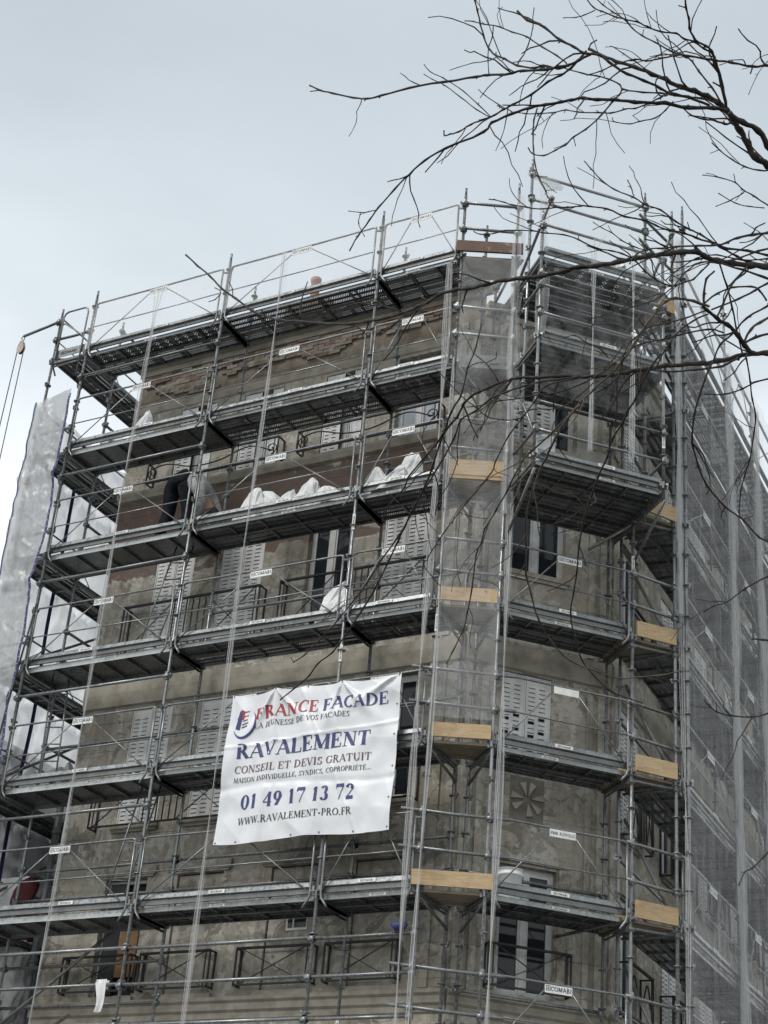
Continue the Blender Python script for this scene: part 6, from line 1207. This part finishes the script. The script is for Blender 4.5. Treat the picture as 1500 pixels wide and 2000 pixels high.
(0,'12.362,-11.959,-0.940,4.7 12.308,-12.038,-1.086,4.6 12.267,-12.073,-1.231,4.5 12.246,-12.089,-1.295,4.5'),
(0,'12.495,-11.790,-0.735,4.8 12.406,-11.930,-0.841,4.3 12.336,-12.036,-0.942,3.8 12.269,-12.145,-1.021,3.4'),
(0,'12.482,-11.679,-0.901,5.4 12.416,-11.893,-0.970,4.8 12.364,-12.055,-1.030,4.4 12.314,-12.211,-1.090,3.9'),
(0,'12.541,-11.684,-0.735,3.9 12.429,-11.835,-0.826,3.5 12.339,-11.962,-0.899,3.2 12.254,-12.092,-0.937,2.9 12.182,-12.180,-0.999,2.7 12.104,-12.247,-1.100,2.4 12.063,-12.274,-1.160,2.2'),
]

tree = thing('bare_tree', 'leafless tree whose dark twigs reach in from the right', 'tree', (13.9, -10.2, GZ))
tb_ = Vector((13.9, -10.2, GZ))
m = MB(); tr_pts = [(13.9, -10.2, GZ-.1), (13.88, -10.22, GZ+.4), (13.85, -10.25, -5), (13.8, -10.3, -3), (13.72, -10.35, -1.4), (13.7, -10.5, .2), (13.75, -10.6, 1.8), (13.9, -10.5, 3.4)]
m.tube(tr_pts, [.30, .22, .19, .17, .15, .11, .07, .03], 12); m.v = [tuple(Vector(v)-tb_) for v in m.v]; put('trunk', m, BARK, tree)
random.seed(21)
def sp(s): return [tuple(map(float, q.split(','))) for q in s.split()]
def smooth(P):
    out_ = []
    for i in range(len(P)-1):
        p0 = P[max(i-1, 0)]; p1 = P[i]; p2 = P[i+1]; p3 = P[min(i+2, len(P)-1)]
        for k in range(3):
            t = k/3; q = []
            for c in range(4):
                a = .5*((2*p1[c]) + (-p0[c]+p2[c])*t + (2*p0[c]-5*p1[c]+4*p2[c]-p3[c])*t*t + (-p0[c]+3*p1[c]-3*p2[c]+p3[c])*t**3); q.append(a)
            out_.append(q)
    out_.append(list(P[-1])); return out_
for bi, (tan_, s) in enumerate(BRANCHES):
    P = sp(s); Q = smooth(P); m = MB(); pts = []; rs = []
    for i, q in enumerate(Q):
        r = max(q[3]*1.12, 1.7)/1000; j = r*.35
        pts.append(Vector((q[0]+random.uniform(-j, j), q[1]+random.uniform(-j, j), q[2]+random.uniform(-j, j)))-tb_)
        rs.append(r*(1.32 if i % 3 == 0 and 0 < i < len(Q)-1 else random.uniform(.9, 1.04)))       # swollen nodes
    rs[-1] *= 1.25
    m.tube(pts, rs, 7)
    for i in range(3, len(Q)-1, 3):                                                                   # buds and short spurs
        if random.random() < .45:
            d = (pts[i+1]-pts[i-1]).normalized(); o_ = d.orthogonal().normalized(); o_.rotate(Matrix.Rotation(random.uniform(0, 6.28), 3, d))
            l = random.uniform(.008, .02) if random.random() < .8 else random.uniform(.03, .06)
            e2 = pts[i]+(o_+d*.7).normalized()*l; m.tube([pts[i], pts[i].lerp(e2, .6), e2], [rs[i]*.6, rs[i]*.45, rs[i]*.5], 5)
    if len(P) > 6:                                                                                    # fine side twigs, zigzag from bud to bud
        for _ in range(int(len(P)*.42)):
            i = random.randrange(4, max(6, int(len(Q)*.86))); d = (pts[i+1]-pts[i-1]).normalized(); o_ = d.orthogonal().normalized(); o_.rotate(Matrix.Rotation(random.uniform(0, 6.28), 3, d))
            g_ = (d*random.uniform(.5, 1.0)+o_*random.uniform(.4, .8)).normalized(); q = pts[i].copy(); tp_ = [q.copy()]; st_ = random.uniform(.035, .07)
            for k in range(random.randint(3, 7)):
                g_ = (g_ + Vector((random.uniform(-.35, .35), random.uniform(-.35, .35), random.uniform(-.30, .22)))).normalized(); q = q+g_*st_; tp_.append(q.copy())
            r0 = min(rs[i]*.55, .0042); m.tube(tp_, [max(r0*(1-.45*k/len(tp_))*(1.25 if k % 2 else 1), .0017) for k in range(len(tp_))], 5)
    put('branch', m, BARKT if tan_ else BARK, tree)
# limbs joining the branches to the trunk
for a, b, r0, r1 in (((13.7, -10.5, .1), BRANCHES[0][1], .06, None), ((13.72, -10.35, -1.2), BRANCHES[29][1], .06, None)):
    pass
roots = [(sp(s)[0]) for t_, s in BRANCHES]
for (x, y, z, r) in roots:
    v = Vector((x, y, z)) - Vector((14.149, -18.2195, -5.8846)); px = 750+3230*v.dot(RIGHT)/v.dot(FWD)
    if px > 1525:
        best = min(tr_pts[2:], key=lambda q: abs(q[2]-(z-.3))); q = Vector(best); e_ = Vector((x, y, z)); mid = q.lerp(e_, .5)+Vector((0, 0, .12))
        m = MB(); m.tube([p-tb_ for p in (q, q.lerp(mid, .5)+Vector((0, 0, .03)), mid, mid.lerp(e_, .6)+Vector((0, 0, .02)), e_)], [max(r*2.4/1000, .02), max(r*2/1000, .015), max(r*1.6, 5)/1000, r*1.2/1000, r/1000], 8); put('limb', m, BARK, tree)
